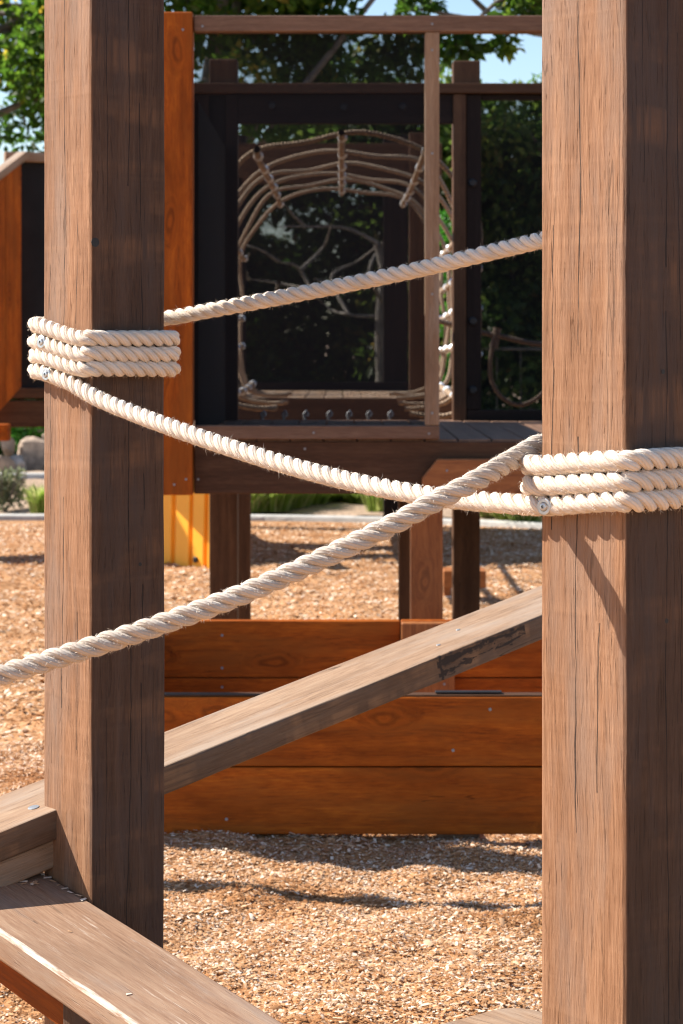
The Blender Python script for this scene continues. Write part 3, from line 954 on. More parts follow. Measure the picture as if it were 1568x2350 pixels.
def rope(name, label, ctrl, seed, group=None, pitch=0.066, hairs=5000, mat=None):
    base = Vector(ctrl[0])
    t = thing(name, label, 'rope', (base.x, base.y, base.z), group)
    pts = catmull(ctrl, 0.0042)
    _, _, _, (pts, tg, nr, bn, s) = tube_arrays(pts, 0.01, 4)
    rs, off = RR * 0.487, RR * 0.545
    for k in range(3):
        a = 2*np.pi*s/pitch + k*2*np.pi/3
        c = pts + off * (np.cos(a)[:, None]*nr + np.sin(a)[:, None]*bn)
        v, f, uv, _ = tube_arrays(c, rs, 12, 1.0)
        put('strand', npmesh('strand', v, f, True, uv), mat or M_rope, t)
    # loose fibres
    r = np.random.default_rng(seed)
    n = int(hairs * s[-1])
    i = r.integers(2, len(pts)-2, n)
    a = r.random(n) * 2*np.pi
    d = np.cos(a)[:, None]*nr[i] + np.sin(a)[:, None]*bn[i]
    p0 = pts[i] + d * RR * 0.90
    L = 0.0018 + 0.0038 * r.random(n)**2 + (r.random(n) < 0.012) * 0.010 * r.random(n)
    dirv = d * 0.75 + tg[i] * r.normal(0, 0.7, n)[:, None] + r.normal(0, 0.35, (n, 3))
    dirv /= np.linalg.norm(dirv, axis=1)[:, None]
    side = np.cross(dirv, r.normal(0, 1, (n, 3)))
    side /= np.linalg.norm(side, axis=1)[:, None]
    w = 0.00024
    mid = p0 + dirv * (L*0.55)[:, None]
    tipv = p0 + dirv * L[:, None] + r.normal(0, 0.0016, (n, 3)) - np.array([0, 0, 0.001])
    v = np.stack([p0 - side*w, p0 + side*w, mid - side*w*.8, mid + side*w*.8, tipv], 1).reshape(-1, 3)
    b_ = np.arange(n)[:, None]*5
    f = np.concatenate([b_ + np.array([0, 1, 3]), b_ + np.array([0, 3, 2]), b_ + np.array([2, 3, 4])], 0)
    fz = put('fibre_fuzz', npmesh('fibre_fuzz', v, f), M_fuzz, t, None, 'stuff')
    return t


def corners_of(c):
    h = S/2
    return {'AD': c + Nn*h - Tt*h, 'AB': c + Nn*h + Tt*h, 'BC': c - Nn*h + Tt*h, 'CD': c - Nn*h - Tt*h}


FACE = {'A': Nn, 'B': Tt, 'C': -Nn, 'D': -Tt}


def around(c, corner, z, o=RR):
    """three rope points round one post corner (walking A > B > C > D)"""
    cr = corners_of(c)[corner]
    f0, f1 = {'AB': ('A', 'B'), 'BC': ('B', 'C'), 'CD': ('C', 'D'), 'AD': ('D', 'A')}[corner]
    m0, m1 = FACE[f0], FACE[f1]
    e = 0.006
    p = [cr + m0*o - m1*e, cr + (m0+m1).normalized()*(o*1.0), cr + m1*o - m0*e]
    jz = random.Random(int(z * 1e5))
    return [Vector((q.x + jz.uniform(-.0009, .0009), q.y + jz.uniform(-.0009, .0009), z + jz.uniform(-.0011, .0011))) for q in p]


ctrl = []
for x, y, d in ((1750, 432, 2.95), (1500, 492, 3.24), (1240, 552, 3.50), (944, 622, 3.66), (719, 668, 3.76), (457, 717, 3.84), (382, 730, 3.875)):
    ctrl.append(P(x, y, d))
cl = corners_of(PL)
p = cl['CD'] + (-Nn-Tt).normalized()*RR
ctrl.append(Vector((p.x - 0.004, p.y + 0.006, 1.424)))
zl_ad = [1.413, 1.3850, 1.3606, 1.3345]
zl_ab = [1.390, 1.3640, 1.3390]
for k in range(4):
    ctrl += around(PL, 'AD', zl_ad[k])
    if k < 3:
        ctrl += around(PL, 'AB', zl_ab[k])
        ctrl += around(PL, 'BC', zl_ab[k] - 0.0002)
        ctrl += around(PL, 'CD', zl_ab[k] - 0.002)
for x, y in ((160, 878), (215, 910), (300, 946), (402, 984), (600, 1050), (784, 1100), (940, 1131), (1060, 1147), (1170, 1156), (1225, 1160)):
    ctrl.append(on_plane(x, y, RR + 0.0015))
zr_ad = [1.172, 1.1985, 1.2230]
zr_ab = [1.186, 1.2105, 1.2360]
ctrl.append(on_plane(1262, 1160, RR + 0.001))
for k in range(3):
    if k:
        ctrl += around(PR, 'AD', zr_ad[k])
    ctrl += around(PR, 'AB', zr_ab[k])
    ctrl += around(PR, 'BC', zr_ab[k] + 0.001)
    if k < 2:
        ctrl += around(PR, 'CD', zr_ab[k] + 0.004)
ctrl += around(PR, 'CD', zr_ab[2] + 0.001)
r1 = rope('wound_rope', 'thick cream rope wound round both timber posts and sagging between them', ctrl, 1, 'trail ropes')


def washer(parent, loc, d):
    v, f = [], []
    prof = [(0.0108, 0.0), (0.0108, 0.0022), (0.0098, 0.003), (0.0062, 0.003), (0.0058, 0.0018), (0.0056, 0.0035), (0.0046, 0.0052), (0.0022, 0.0056), (0.0018, 0.0030)]
    n = 20
    for rr, z in prof:
        for q in range(n):
            a = 2*math.pi*q/n
            k = 1.0
            if rr < 0.003:
                k = 1.0 + 0.25*math.cos(6*a)
            v.append((rr*k*math.cos(a), rr*k*math.sin(a), z))
    for s_ in range(len(prof)-1):
        for q in range(n):
            f.append((s_*n+q, s_*n+(q+1) % n, (s_+1)*n+(q+1) % n, (s_+1)*n+q))
    f.append(tuple((len(prof)-1)*n+q for q in range(n)))
    return put('screw_washer', pymesh('screw_washer', v, f), M_steel, parent, z_to(loc, d))


for x, y in ((97, 785), (108, 859), (1251, 1163)):
    p = on_plane(x, y, RR * 1.9)
    washer(r1, p, Nn + Vector((0.12, -0.1, 0.05)))

ctrl = []
cr_ = corners_of(PR)
q = cr_['BC'] - Nn*0.016
ctrl.append(Vector((q.x, q.y, 1.262)))
q = cr_['CD'] - Nn*RR
ctrl.append(Vector((q.x, q.y, 1.262)))
q = cr_['CD'] + (-Nn-Tt).normalized()*RR*1.05
ctrl.append(Vector((q.x, q.y, 1.262)))
for x, y, d in ((1238, 1020, 2.895), (1204, 1038, 2.868), (1156, 1066, 2.828), (1125, 1084, 2.802), (1084, 1107, 2.782), (979, 1161, 2.765), (924, 1192, 2.76), (701, 1300, 2.75),
                (533, 1373, 2.745), (394, 1424, 2.74), (291, 1459, 2.74), (146, 1505, 2.74), (0, 1549, 2.74), (-200, 1600, 2.74), (-420, 1650, 2.74)):
    ctrl.append(P(x, y, d))
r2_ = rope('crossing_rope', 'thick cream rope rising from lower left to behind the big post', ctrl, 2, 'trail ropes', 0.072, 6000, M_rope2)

# ------------------------------------------------------------------ timber box in the middle
DF, DR = 6.08, 7.38
box = thing('timber_box', 'low open box of oiled orange boards standing on the bark chips', 'timber box', (0.3, DF, 0))
bl, br = FX(225, DF), 1.25
rows_f = [(FZ(1600, DF), FZ(1758.5, DF)), (FZ(1761.5, DF), FZ(1915, DF))]
scr_f = [[(1125, 1628), (1040, 1722), (560, 1640)], [(520, 1880)]]
for (zt_, zb_), sc_ in zip(rows_f, scr_f):
    bd = stick('board', (bl, br), (DF, DF+0.045), (zb_, zt_), M_orange, box, 0.003, 30, 0.0008)
    for x, y in sc_:
        screw(bd, P(x, y, DF - 0.0008))
rb = FX(290, DR)
rows_r = [(FZ(1425, DR), FZ(1554, DR)), (FZ(1556.5, DR), FZ(1690, DR))]
scr_r = [[(510, 1458), (510, 1533)], [(510, 1577)]]
for n_, ((zt_, zb_), sc_) in enumerate(zip(rows_r, scr_r)):
    bd = stick('board', (bl + 0.05, FX(918, DR)), (DR, DR+0.045), (zb_, zt_), M_orange, box, 0.003, 20, 0.0008)
    for x, y in sc_:
        screw(bd, P(x, y, DR - 0.0008))
    stick('board', (FX(921, DR), br - 0.05), (DR + 0.001, DR+0.045), (zb_, zt_), M_orange, box, 0.003, 20, 0.0008)
cp = stick('corner_post', (FX(921, DR), FX(1042, DR)), (DR-0.05, DR-0.003), (0.02, FZ(1426, DR)), M_red, box, 0.003)
screw(cp, P(1020, 1570, DR - 0.0508))
for x0 in (bl + 0.002, br - 0.047):
    for zt_, zb_ in ((0.403, 0.216), (0.212, 0.028)):
        stick('board', (x0, x0 + 0.045), (DF + 0.047, DR - 0.002), (zb_, zt_), M_orange, box, 0.003, 4, 0.0008)
stick('capping', (bl + 0.01, br - 0.01), (DF + 0.004, DF + 0.05), (FZ(1600, DF) + 0.001, FZ(1600, DF) + 0.006), M_dbrown, box, 0.002, 20, 0.0008)
stick('metal_strip', (FX(1000, DF), FX(1153, DF)), (DF + 0.012, DF + 0.04), (FZ(1600, DF) + 0.0085, FZ(1600, DF) + 0.013), M_black, box, 0.001)
for x0, x1 in ((1003, 1103), (250, 330)):
    stick('support_block', (FX(x0, DF), FX(x1, DF)), (DF + 0.02, DF + 0.12), (-0.16, FZ(1915, DF) - 0.002), M_brown, box, 0.003)

# ------------------------------------------------------------------ play fort
DK = 1.035                                    # deck height
D0, D1 = 8.0, 10.0                            # front and back planes
fort = thing('play_fort', 'raised timber play fort with dark mesh screens and open deck', 'play fort', (0.3, 9.0, 0))
XE = 2.3                                       # far side, out of frame
# deck boards run front to back
xb = FX(360, D0)
k = 0
while xb < XE - 0.1:
    stick('deck_board', (xb, xb + 0.116), (D0 - 0.0, D1 + 0.06), (DK - 0.032, DK), M_brown, fort, 0.003)
    xb += 0.122
# front screen
corner_b = stick('corner_board', (FX(345, D0), FX(444, D0)), (D0-0.055, D0+0.04), (FZ(1134, D0), FZ(32, D0)), M_red if False else M_orange, fort, 0.004, 20, 0.001)
for x, y in ((420, 68), (427, 1100), (400, 1112)):
    screw(corner_b, P(x, y, D0 - 0.0555), (0, -1, 0))
tr_ = stick('top_rail', (FX(446, D0), XE), (D0-0.03, D0+0.04), (FZ(75, D0), FZ(38, D0)), M_brown, fort, 0.004, 20, 0.0008)
for x, y in ((465, 60), (992, 55)):
    screw(tr_, P(x, y, D0 - 0.0305), (0, -1, 0), None, M_metal)
upr = stick('upright', (FX(975, D0), FX(1008, D0)), (D0-0.025, D0+0.035), (FZ(976, D0), FZ(75.5, D0)), M_ramp, fort, 0.003, 10, 0.0005)
for y in (115, 352, 675, 948):
    screw(upr, P(992, y, D0 - 0.0255), (0, -1, 0), None, M_metal)
br_ = stick('bottom_rail', (FX(450, D0), FX(1008, D0)), (D0-0.028, D0+0.035), (DK + 0.001, FZ(976, D0) - 0.001), M_brown, fort, 0.003, 10, 0.0005)
for x, y in ((470, 990), (720, 993), (985, 995)):
    screw(br_, P(x, y, D0 - 0.0285), (0, -1, 0), None, M_metal)
stick('upright', (1.9, 1.95), (D0-0.025, D0+0.035), (DK + 0.001, FZ(75.5, D0)), M_brown, fort, 0.003)


def sheet(name, x0, x1, y, z0, z1, mat, parent, th=0.0025):
    v = [(x0, y, z0), (x1, y, z0), (x1, y, z1), (x0, y, z1)]
    return put(name, pymesh(name, v, [(0, 1, 2, 3)]), mat, parent)


sheet('mesh_screen', FX(446, D0), FX(975, D0), D0 + 0.008, FZ(976, D0), FZ(75, D0), M_screen, fort)
# fascia, cleat and under-deck frame
fa = stick('fascia_board', (FX(446, D0), XE), (D0 - 0.01, D0 + 0.035), (FZ(1133, D0), FZ(1013, D0)), M_dbrown, fort, 0.004, 20, 0.001)
for x, y in ((700, 1030), (455, 1100)):
    screw(fa, P(x, y, D0 - 0.0105), (0, -1, 0), None, M_metal)
x0, x1 = FX(968, D0), 1.9
z0, z1 = FZ(1131, D0), FZ(1052, D0)
ch = FX(1003, D0) - x0
yb, yf = D0 - 0.0115, D0 - 0.058
prof = [(x0, z0), (x1, z0), (x1, z1), (x0 + ch, z1), (x0, z1 - ch * 1.25)]
v = [(x, yf, z) for x, z in prof] + [(x, yb, z) for x, z in prof]
n = len(prof)
f = [tuple(range(n)), tuple(reversed(range(n, 2*n)))] + [(q, q+n, (q+1) % n+n, (q+1) % n) for q in range(n)]
cleat = put('cleat', pymesh('cleat', v, f), M_red, fort)
md = cleat.modifiers.new('soften', 'BEVEL')
md.width = 0.004
screw(cleat, P(1026, 1080, D0 - 0.0585), (0, -1, 0), None, M_metal)
stick('joist', (FX(380, D0), XE), (D1 - 0.06, D1 - 0.015), (DK - 0.18, DK - 0.034), M_dbrown, fort)
for xx in (-0.5, 0.05, 0.62, 1.2, 1.8):
    stick('joist', (xx, xx + 0.045), (D0 + 0.04, D1 - 0.062), (DK - 0.16, DK - 0.034), M_dbrown, fort)
# front leg and an inner leg
leg_f = stick('leg', (FX(942, 8.15), FX(1015, 8.15)), (8.09, 8.21), (-0.2, DK - 0.036), M_red, fort, 0.004)
stick('leg', (FX(915, 9.4), FX(980, 9.4)), (9.35, 9.47), (-0.2, DK - 0.17), M_dbrown, fort, 0.004)
# back posts
for x0, x1, yt in ((481, 545, 135), (1040, 1102, 139)):
    pb = stick('post', (FX(x0, D1), FX(x1, D1)), (D1 - 0.005, D1 + 0.118), (-0.2, FZ(yt, D1)), M_dbrown, fort, 0.005, 20, 0.0008)
    if x0 > 900:
        for y in (420, 737, 895):
            screw(pb, P(1085, y, D1 - 0.0505), (0, -1, 0), ME_bolt, M_black, 'bolt')
stick('post', (FX(547, 10.6), FX(557, 10.6) + 0.04), (10.55, 10.6), (-0.1, DK - 0.2), M_dbrown, fort)
stick('back_rail', (FX(440, D1), XE), (D1 - 0.075, D1 - 0.007), (FZ(218, D1), FZ(195, D1)), M_dbrown, fort, 0.004, 10, 0.0008)
hd = stick('header', (FX(520, D1), FX(1040, D1)), (D1 - 0.05, D1 - 0.008), (FZ(286, D1), FZ(219, D1)), M_dark, fort, 0.004, 10, 0.0008)
for x, y in ((625, 243), (790, 247), (925, 245)):
    screw(hd, P(x, y, D1 - 0.0505), (0, -1, 0), ME_bolt, M_black, 'bolt')
for x0, x1 in ((440, 482), (520, 547)):
    stick('frame_board', (FX(x0, D1), FX(x1, D1)), (D1 - 0.055, D1 - 0.008), (DK + 0.001, FZ(220, D1)), M_dark, fort, 0.003)
sheet('dark_panel', FX(482, D1), FX(520, D1), D1 - 0.03, DK + 0.001, FZ(220, D1), M_panel, fort)
stick('frame_board', (FX(1039, D1), FX(1068, D1)), (D1 - 0.06, D1 - 0.008), (DK + 0.001, FZ(219, D1)), M_dbrown, fort, 0.003)
stick('screen_frame', (FX(1069, D1), FX(1103, D1)), (D1 - 0.05, D1 - 0.008), (FZ(939, D1), FZ(219.5, D1)), M_dark, fort, 0.003)
stick('frame_rail', (FX(1069, D1), XE), (D1 - 0.05, D1 - 0.008), (DK + 0.001, FZ(940, D1)), M_dark, fort, 0.003)
stick('frame_rail', (FX(1103, D1), XE), (D1 - 0.04, D1 - 0.012), (FZ(232, D1), FZ(219, D1)), M_dark, fort, 0.003)
sheet('mesh_screen', FX(1102, D1), XE, D1 + 0.02, FZ(941, D1), FZ(230, D1), M_screen, fort)
# left side wall
xw = FX(446, D0) + 0.012
v = [(xw, D0 + 0.045, DK + 0.002), (xw, D1 - 0.06, DK + 0.002), (xw, D1 - 0.06, 2.27), (xw, D0 + 0.045, 2.27)]
v += [(x - 0.012, y, z) for x, y, z in v]
put('side_panel', pymesh('side_panel', v, [(0, 1, 2, 3), (7, 6, 5, 4), (0, 3, 7, 4), (1, 5, 6, 2), (3, 2, 6, 7), (0, 4, 5, 1)]), M_panel, fort)
# eye bolts along the back edge of the deck
for x in (603, 652, 700, 755, 800, 846, 895):
    o = tube('eye_bolt', [P(x, 964, D1 + 0.055), P(x - 3, 950, D1 + 0.055), P(x + 3, 943, D1 + 0.055), P(x + 7, 950, D1 + 0.055), P(x + 3, 956, D1 + 0.055)], 0.007, M_metal, fort, 6)

# ------------------------------------------------------------------ rope tunnel behind the fort
net = thing('rope_tunnel', 'arched rope net tunnel with silver clamps leading off behind the fort', 'rope tunnel', (0, 12, DK))
ND, ZC, RA = [10.3, 11.1, 11.85, 12.6, 13.3, 14.0], 1.71, 0.645


def ring_pt(a, r=RA):
    c, s_ = math.cos(a), math.sin(a)
    e = 2.6 if s_ > 0 else 7.0
    k = (abs(c)**e + abs(s_)**e) ** (-1/e)
    return r*k*c, r*k*s_


LA = [math.radians(q) for q in (90, 55, 125, 20, 160, 2, -14, 194, -30, 208, -46, 226)]
for q, d in enumerate(ND):
    sag = 0.012*q
    pts = []
    for a in np.linspace(math.radians(-64), math.radians(244), 90):
        x, z = ring_pt(a)
        fl = 0.012*math.cos(10*(a - math.pi/2))
        pts.append((x*(1+fl) + 0.010*math.sin(5*a + 2*q), d + 0.05*math.sin(3*a + q), ZC + z*(1+fl) + 0.012*math.sin(2*a+q) - 0.012*math.cos(7*a + 3*q)))
    tube('ring_rope', pts, 0.0122, M_net, net, 8)
ME_clamp = pymesh('clamp', *cyl(0.022, 0.034, 10, 0.008))
for a in LA:
    pts = [(ring_pt(a)[0] * 0.97, 10.03, ZC + ring_pt(a)[1] * 0.985)]
    for q, d in enumerate(ND):
        x, z = ring_pt(a)
        pts.append((x*0.985, d, ZC + z*0.985 + 0.012*math.sin(2*a+q)))
        if q < len(ND):
            nrm = Vector((-math.cos(a), 0, -math.sin(a)))
            put('clamp', ME_clamp, M_clamp, net, z_to(Vector(pts[-1]) + nrm*0.004 - nrm * 0.017, nrm + Vector((0.3, -0.5, 0.1))))
    x, z = ring_pt(a)
    pts.append((x*0.99, 14.18, ZC + z*0.99))
    tube('lengthwise_rope', catmull(pts, 0.06), 0.0160, M_net, net, 8)

# ------------------------------------------------------------------ far tower at the end of the tunnel
DT0, DT1 = 14.2, 16.6
far = thing('far_tower', 'dark framed timber tower platform at the far end of the rope tunnel', 'play tower', (0, 15.4, 0))
xl, xr = -0.72, 0.80
xb = xl
while xb < xr - 0.05:
    stick('deck_board', (xb, xb + 0.116), (DT0, DT1), (DK - 0.032, DK), M_ramp, far, 0.003)
    xb += 0.122
stick('fascia_board', (xl - 0.02, xr + 0.02), (DT0 - 0.045, DT0 - 0.002), (DK - 0.19, DK - 0.002), M_dbrown, far)
for x0 in (FX(940, DT0), -0.88):
    stick('post', (x0, x0 + 0.12), (DT0 + 0.01, DT0 + 0.13), (-0.2, 2.75), M_dbrown, far)
for x0, w_ in ((FX(880, DT1), 0.18), (-0.90, 0.18)):
    stick('post', (x0, x0 + w_), (DT1 - 0.1, DT1 + 0.05), (-0.2, 2.95), M_dark, far)
stick('header', (-0.9, 0.75), (DT1 - 0.15, DT1 - 0.102), (FZ(411, DT1), FZ(333, DT1)), M_dbrown, far)
stick('header', (-0.64, 0.55), (DT0 + 0.03, DT0 + 0.09), (2.42, 2.58), M_dbrown, far)
stick('bottom_rail', (-0.9, 0.75), (DT1 - 0.15, DT1 - 0.102), (DK + 0.001, FZ(876, DT1)), M_dark, far)
sheet('mesh_screen', -0.75, FX(880, DT1), DT1 - 0.06, FZ(876, DT1), FZ(411, DT1), M_screen, far)

# ------------------------------------------------------------------ stair tower on the left
DS = 15.2
side = thing('stair_tower', 'timber stair tower with slanted orange side panel, half hidden by the roped post', 'play tower', (-2.2, DS, 0))
pa, pb_ = Vector((FX(27, DS + 0.1), DS + 0.1, 0)), Vector((FX(190, DS + 0.25), DS + 0.25, 0))
rz0, rz1 = FZ(368, DS), FZ(346, DS)


def at_z(p, z):
    return Vector((p.x, p.y, z))


rdir = (pb_ - pa).normalized()
rn = Vector((rdir.y, -rdir.x, 0))
timber('top_rail', at_z(pa, (rz0+rz1)/2) - rdir*0.05, at_z(pb_, (rz0+rz1)/2), 0.09, rz1 - rz0, M_ramp, side)
v = [at_z(pa, FZ(892, DS)), at_z(pb_, FZ(892, DS)), at_z(pb_, rz0 - 0.002), at_z(pa, rz0 - 0.002)]
v = [p for p in v] + [p - rn*0.015 for p in v]
put('infill_panel', pymesh('infill_panel', v, [(0, 1, 2, 3), (7, 6, 5, 4), (0, 3, 7, 4), (1, 5, 6, 2), (3, 2, 6, 7), (0, 4, 5, 1)]), M_panel, side)
timber('bottom_rail', at_z(pa, FZ(903, DS)) - rdir*0.12 + rn*0.02, at_z(pb_, FZ(903, DS)) + rn*0.02, 0.07, 0.07, M_dbrown, side)
timber('fascia_board', at_z(pa, FZ(951, DS)) - rdir*0.15, at_z(pb_, FZ(951, DS)), 0.05, 0.185, M_dbrown, side)
# stair panel descending towards the viewer, left
s0 = Vector((FX(46, DS - 0.05), DS - 0.06, 0))
s1 = Vector((FX(-260, DS - 1.0), DS - 1.0, 0))
L_ = (s1 - s0).length
sl = 0.62
sdir = (s1 - s0).normalized()
sn = Vector((sdir.y, -sdir.x, 0))
SM = Matrix(((0, sdir.x, sn.x, s0.x), (0, sdir.y, sn.y, s0.y), (1, 0, 0, 0), (0, 0, 0, 1)))
if SM.to_3x3().determinant() < 0:
    sn = -sn
    SM = Matrix(((0, sdir.x, sn.x, s0.x), (0, sdir.y, sn.y, s0.y), (1, 0, 0, 0), (0, 0, 0, 1)))
zt0, zb0 = FZ(362, DS), FZ(888, DS)
nb = 8
bw = L_ / nb
for k in range(nb):
    y0, y1 = k*bw + 0.002, (k+1)*bw - 0.002
    v = [(z, y, w) for w in (-0.016, 0.016) for y, z in ((y0, zb0 - sl*1.25*y0), (y0, zt0 - sl*y0), (y1, zt0 - sl*y1), (y1, zb0 - sl*1.25*y1))]
    put('panel_board', pymesh('panel_board', v, [(3, 2, 1, 0), (4, 5, 6, 7), (0, 1, 5, 4), (1, 2, 6, 5), (2, 3, 7, 6), (3, 0, 4, 7)]), M_orange, side, SM)
timber('handrail', at_z(s0, FZ(355, DS)) + Vector((0.02, 0.05, 0)), at_z(s1, FZ(355, DS) - sl*L_) + Vector((0.02, 0.05, 0)), 0.10, 0.05, M_ramp, side)
for p in (pa + rdir*0.62 - rn*0.09, pb_ - rn*0.09):
    timber('post', at_z(p, -0.2), at_z(p, rz0 - 0.01), 0.11, 0.11, M_red, side, (0, -1, 0))
timber('post', at_z(s1, -0.2) + Vector((0.05, 0.1, 0)), at_z(s1, FZ(355, DS) - sl*L_ - 0.03) + Vector((0.05, 0.1, 0)), 0.11, 0.11, M_red, side, (0, -1, 0))
stick('beam_end', (FX(-12, DS), FX(26, DS)), (DS - 0.15, DS - 0.02), (FZ(1010, DS), FZ(972, DS)), M_orange, side)

# ------------------------------------------------------------------ yellow slide end
DY = 13.6
slide = thing('yellow_slide', 'moulded yellow plastic slide base with vertical ribs beside a fort leg', 'slide', (FX(380, DY), DY, 0))
x0, x1 = FX(255, DY), FX(480, DY)
zt_ = 0.78
prof = []
segs = [(x0, 0.0), (FX(300, DY), 0.0), (FX(303, DY), 0.03), (FX(312, DY), 0.03), (FX(315, DY), 0.0), (FX(360, DY), 0.0), (FX(363, DY), 0.03), (FX(372, DY), 0.03), (FX(375, DY), 0.0),
        (FX(416, DY), 0.0), (FX(418, DY), 0.03), (FX(426, DY), 0.03), (FX(428, DY), 0.0), (FX(462, DY), 0.0), (FX(464, DY), 0.03), (FX(472, DY), 0.03), (FX(474, DY), 0.0), (x1, 0.0), (x1 + 0.012, 0.015), (x1 + 0.012, 0.14), (x0, 0.14)]
n = len(segs)
g0 = float(gz(FX(380, DY), DY)) - 0.01
v = [(x, DY + y + 0.02*(zz > 0.3), zz) for zz in (g0, 0.05, zt_) for x, y in segs]
f = [(s_*n+q, s_*n+(q+1) % n, (s_+1)*n+(q+1) % n, (s_+1)*n+q) for s_ in range(2) for q in range(n)]
f.append(tuple(2*n+q for q in range(n)))
RS = Matrix.Translation((x1, DY, 0)) @ Matrix.Rotation(math.radians(-38), 4, 'Z') @ Matrix.Translation((-x1, -DY, 0))
sb = put('slide_base', pymesh('slide_base', v, f), M_yellow, slide, RS)
md = sb.modifiers.new('soften', 'BEVEL')
md.width = 0.006
md.segments = 2
screw(sb, RS @ P(440, 1287, DY - 0.001), (-0.6, -0.8, 0), ME_bolt, M_dbrown, 'bolt')
v, f = [], []
m_ = 14
for q in range(m_):
    t_ = q/(m_-1)
    y = DY + 0.1 + 2.4*t_
    z = 0.80 - 0.62*smooth(t_)
    for x, dz in ((x0 - 0.12, 0.18), (x0 - 0.08, 0.18), (x0 - 0.05, 0.0), (x1 - 0.25, 0.0), (x1 - 0.22, 0.18), (x1 - 0.18, 0.18)):
        v.append((x, y, float(z) + dz))
for q in range(m_-1):
    for s_ in range(5):
        f.append((q*6+s_, q*6+s_+1, (q+1)*6+s_+1, (q+1)*6+s_))
ch_ = put('chute', pymesh('chute', v, f, True), M_yellow, slide)
md = ch_.modifiers.new('thick', 'SOLIDIFY')
md.thickness = 0.02

# ------------------------------------------------------------------ small step behind the fort legs
DB = 11.9
step = thing('step_block', 'small timber step with grey top behind the fort legs', 'step', (FX(1060, DB), DB, 0))
stick('top_board', (FX(1016, DB), FX(1113, DB)), (DB - 0.1, DB + 0.1), (FZ(1345, DB), FZ(1306, DB)), M_red, step)
stick('leg', (FX(1018, DB), FX(1034, DB)), (DB - 0.04, DB + 0.04), (-0.1, FZ(1345, DB) - 0.001), M_red, step)
stick('leg', (FX(1085, DB), FX(1100, DB)), (DB - 0.04, DB + 0.04), (-0.1, FZ(1345, DB) - 0.001), M_red, step)

# ------------------------------------------------------------------ hanging rope beyond the right screen
DH = 11.6
hr = thing('hanging_rope', 'loop of climbing rope hanging behind the dark mesh screen', 'rope', P(1190, 925, DH))
tube('line', catmull([P(1000, 735, DH), P(1102, 762, DH), P(1160, 774, DH), P(1240, 790, DH), P(1420, 770, DH), P(1600, 700, DH)], 0.05), 0.014, M_net2, hr)
tube('loop', catmull([P(1140, 757, DH), P(1132, 790, DH), P(1125, 830, DH), P(1130, 880, DH), P(1150, 910, DH), P(1190, 930, DH), P(1235, 912, DH), P(1275, 860, DH), P(1290, 790, DH)], 0.03), 0.011, M_net2, hr)
tube('splice', [P(1142, 752, DH), P(1138, 775, DH), P(1133, 798, DH)], 0.022, M_net2, hr)

# ------------------------------------------------------------------ park fence far behind
DN = 23.5
fence = thing('park_fence', 'thin grey metal fence with upright bars far behind the fort', 'fence', (1, DN, 0))
tube('rail', [(1.35, DN - 0.1, 1.33), (3, DN - 0.25, 1.33), (6, DN - 0.5, 1.33)], 0.018, M_bark2, fence)
tube('rail', [(1.35, DN - 0.1, 0.25), (3, DN - 0.25, 0.25), (6, DN - 0.5, 0.25)], 0.015, M_bark2, fence)
ME_bar = None
for q in range(18):
    x = 1.4 + 0.25*q
    y = DN - 0.085*x if x > 0 else DN - 0.1*x
    if ME_bar is None:
        vv, ff, uu, _ = tube_arrays([(0, 0, 0.2), (0, 0, 0.8), (0, 0, 1.31)], 0.006, 5)
        ME_bar = npmesh('bar', vv, ff, True, uu)
    put('bar', ME_bar, M_bark2, fence, Matrix.Translation((x, y, 0)))

# ------------------------------------------------------------------ vegetation
def leaf_mesh(name, cen, rad, n, size, seed, droop=0.3, aspect=0.55, tint_base=None, squash=0.8):
    r = np.random.default_rng(seed)
    cen = np.asarray(cen, float)
    rad = np.asarray(rad, float)
    w = rad**2
    k = r.choice(len(cen), n, p=w/w.sum())
    d = r.normal(0, 1, (n, 3))
    d /= np.linalg.norm(d, axis=1)[:, None]
    rr = rad[k] * (0.35 + 0.65 * r.random(n)**0.6)
    p = cen[k] + d * rr[:, None] * np.array([1, 1, squash])
    ax = d * 0.6 + r.normal(0, 0.7, (n, 3)) + np.array([0, 0, -droop])
    ax /= np.linalg.norm(ax, axis=1)[:, None]
    sd = np.cross(ax, r.normal(0, 1, (n, 3)))
    sd /= np.linalg.norm(sd, axis=1)[:, None]
    up = np.cross(ax, sd)
    L = size * (0.6 + 0.7 * r.random(n))[:, None]
    W = L * aspect * 0.5
    fold = up * L * 0.12
    v = np.stack([p, p + ax*L*0.45 + sd*W + fold, p + ax*L, p + ax*L*0.45 - sd*W + fold], 1).reshape(-1, 3)
    b_ = np.arange(n)[:, None]*4
    f = np.concatenate([b_ + np.array([0, 1, 2]), b_ + np.array([0, 2, 3])], 0)
    ct = r.random(len(cen)) if tint_base is None else np.asarray(tint_base)
    t = np.clip(0.55 * ct[k] + 0.45 * r.random(n) + (r.random(n) < 0.04) * 0.35, 0, 1)
    return npmesh(name, v, f, False, None, np.repeat(t, 4))


def wander(p0, p1, n, amp, r):
    p0, p1 = np.asarray(p0, float), np.asarray(p1, float)
    t = np.linspace(0, 1, n)
    pts = p0 + (p1-p0)*t[:, None]
    L = np.linalg.norm(p1-p0)
    off = np.cumsum(r.normal(0, amp*L/n, (n, 3)), 0)
    off -= t[:, None]*off[-1]
    return pts + off


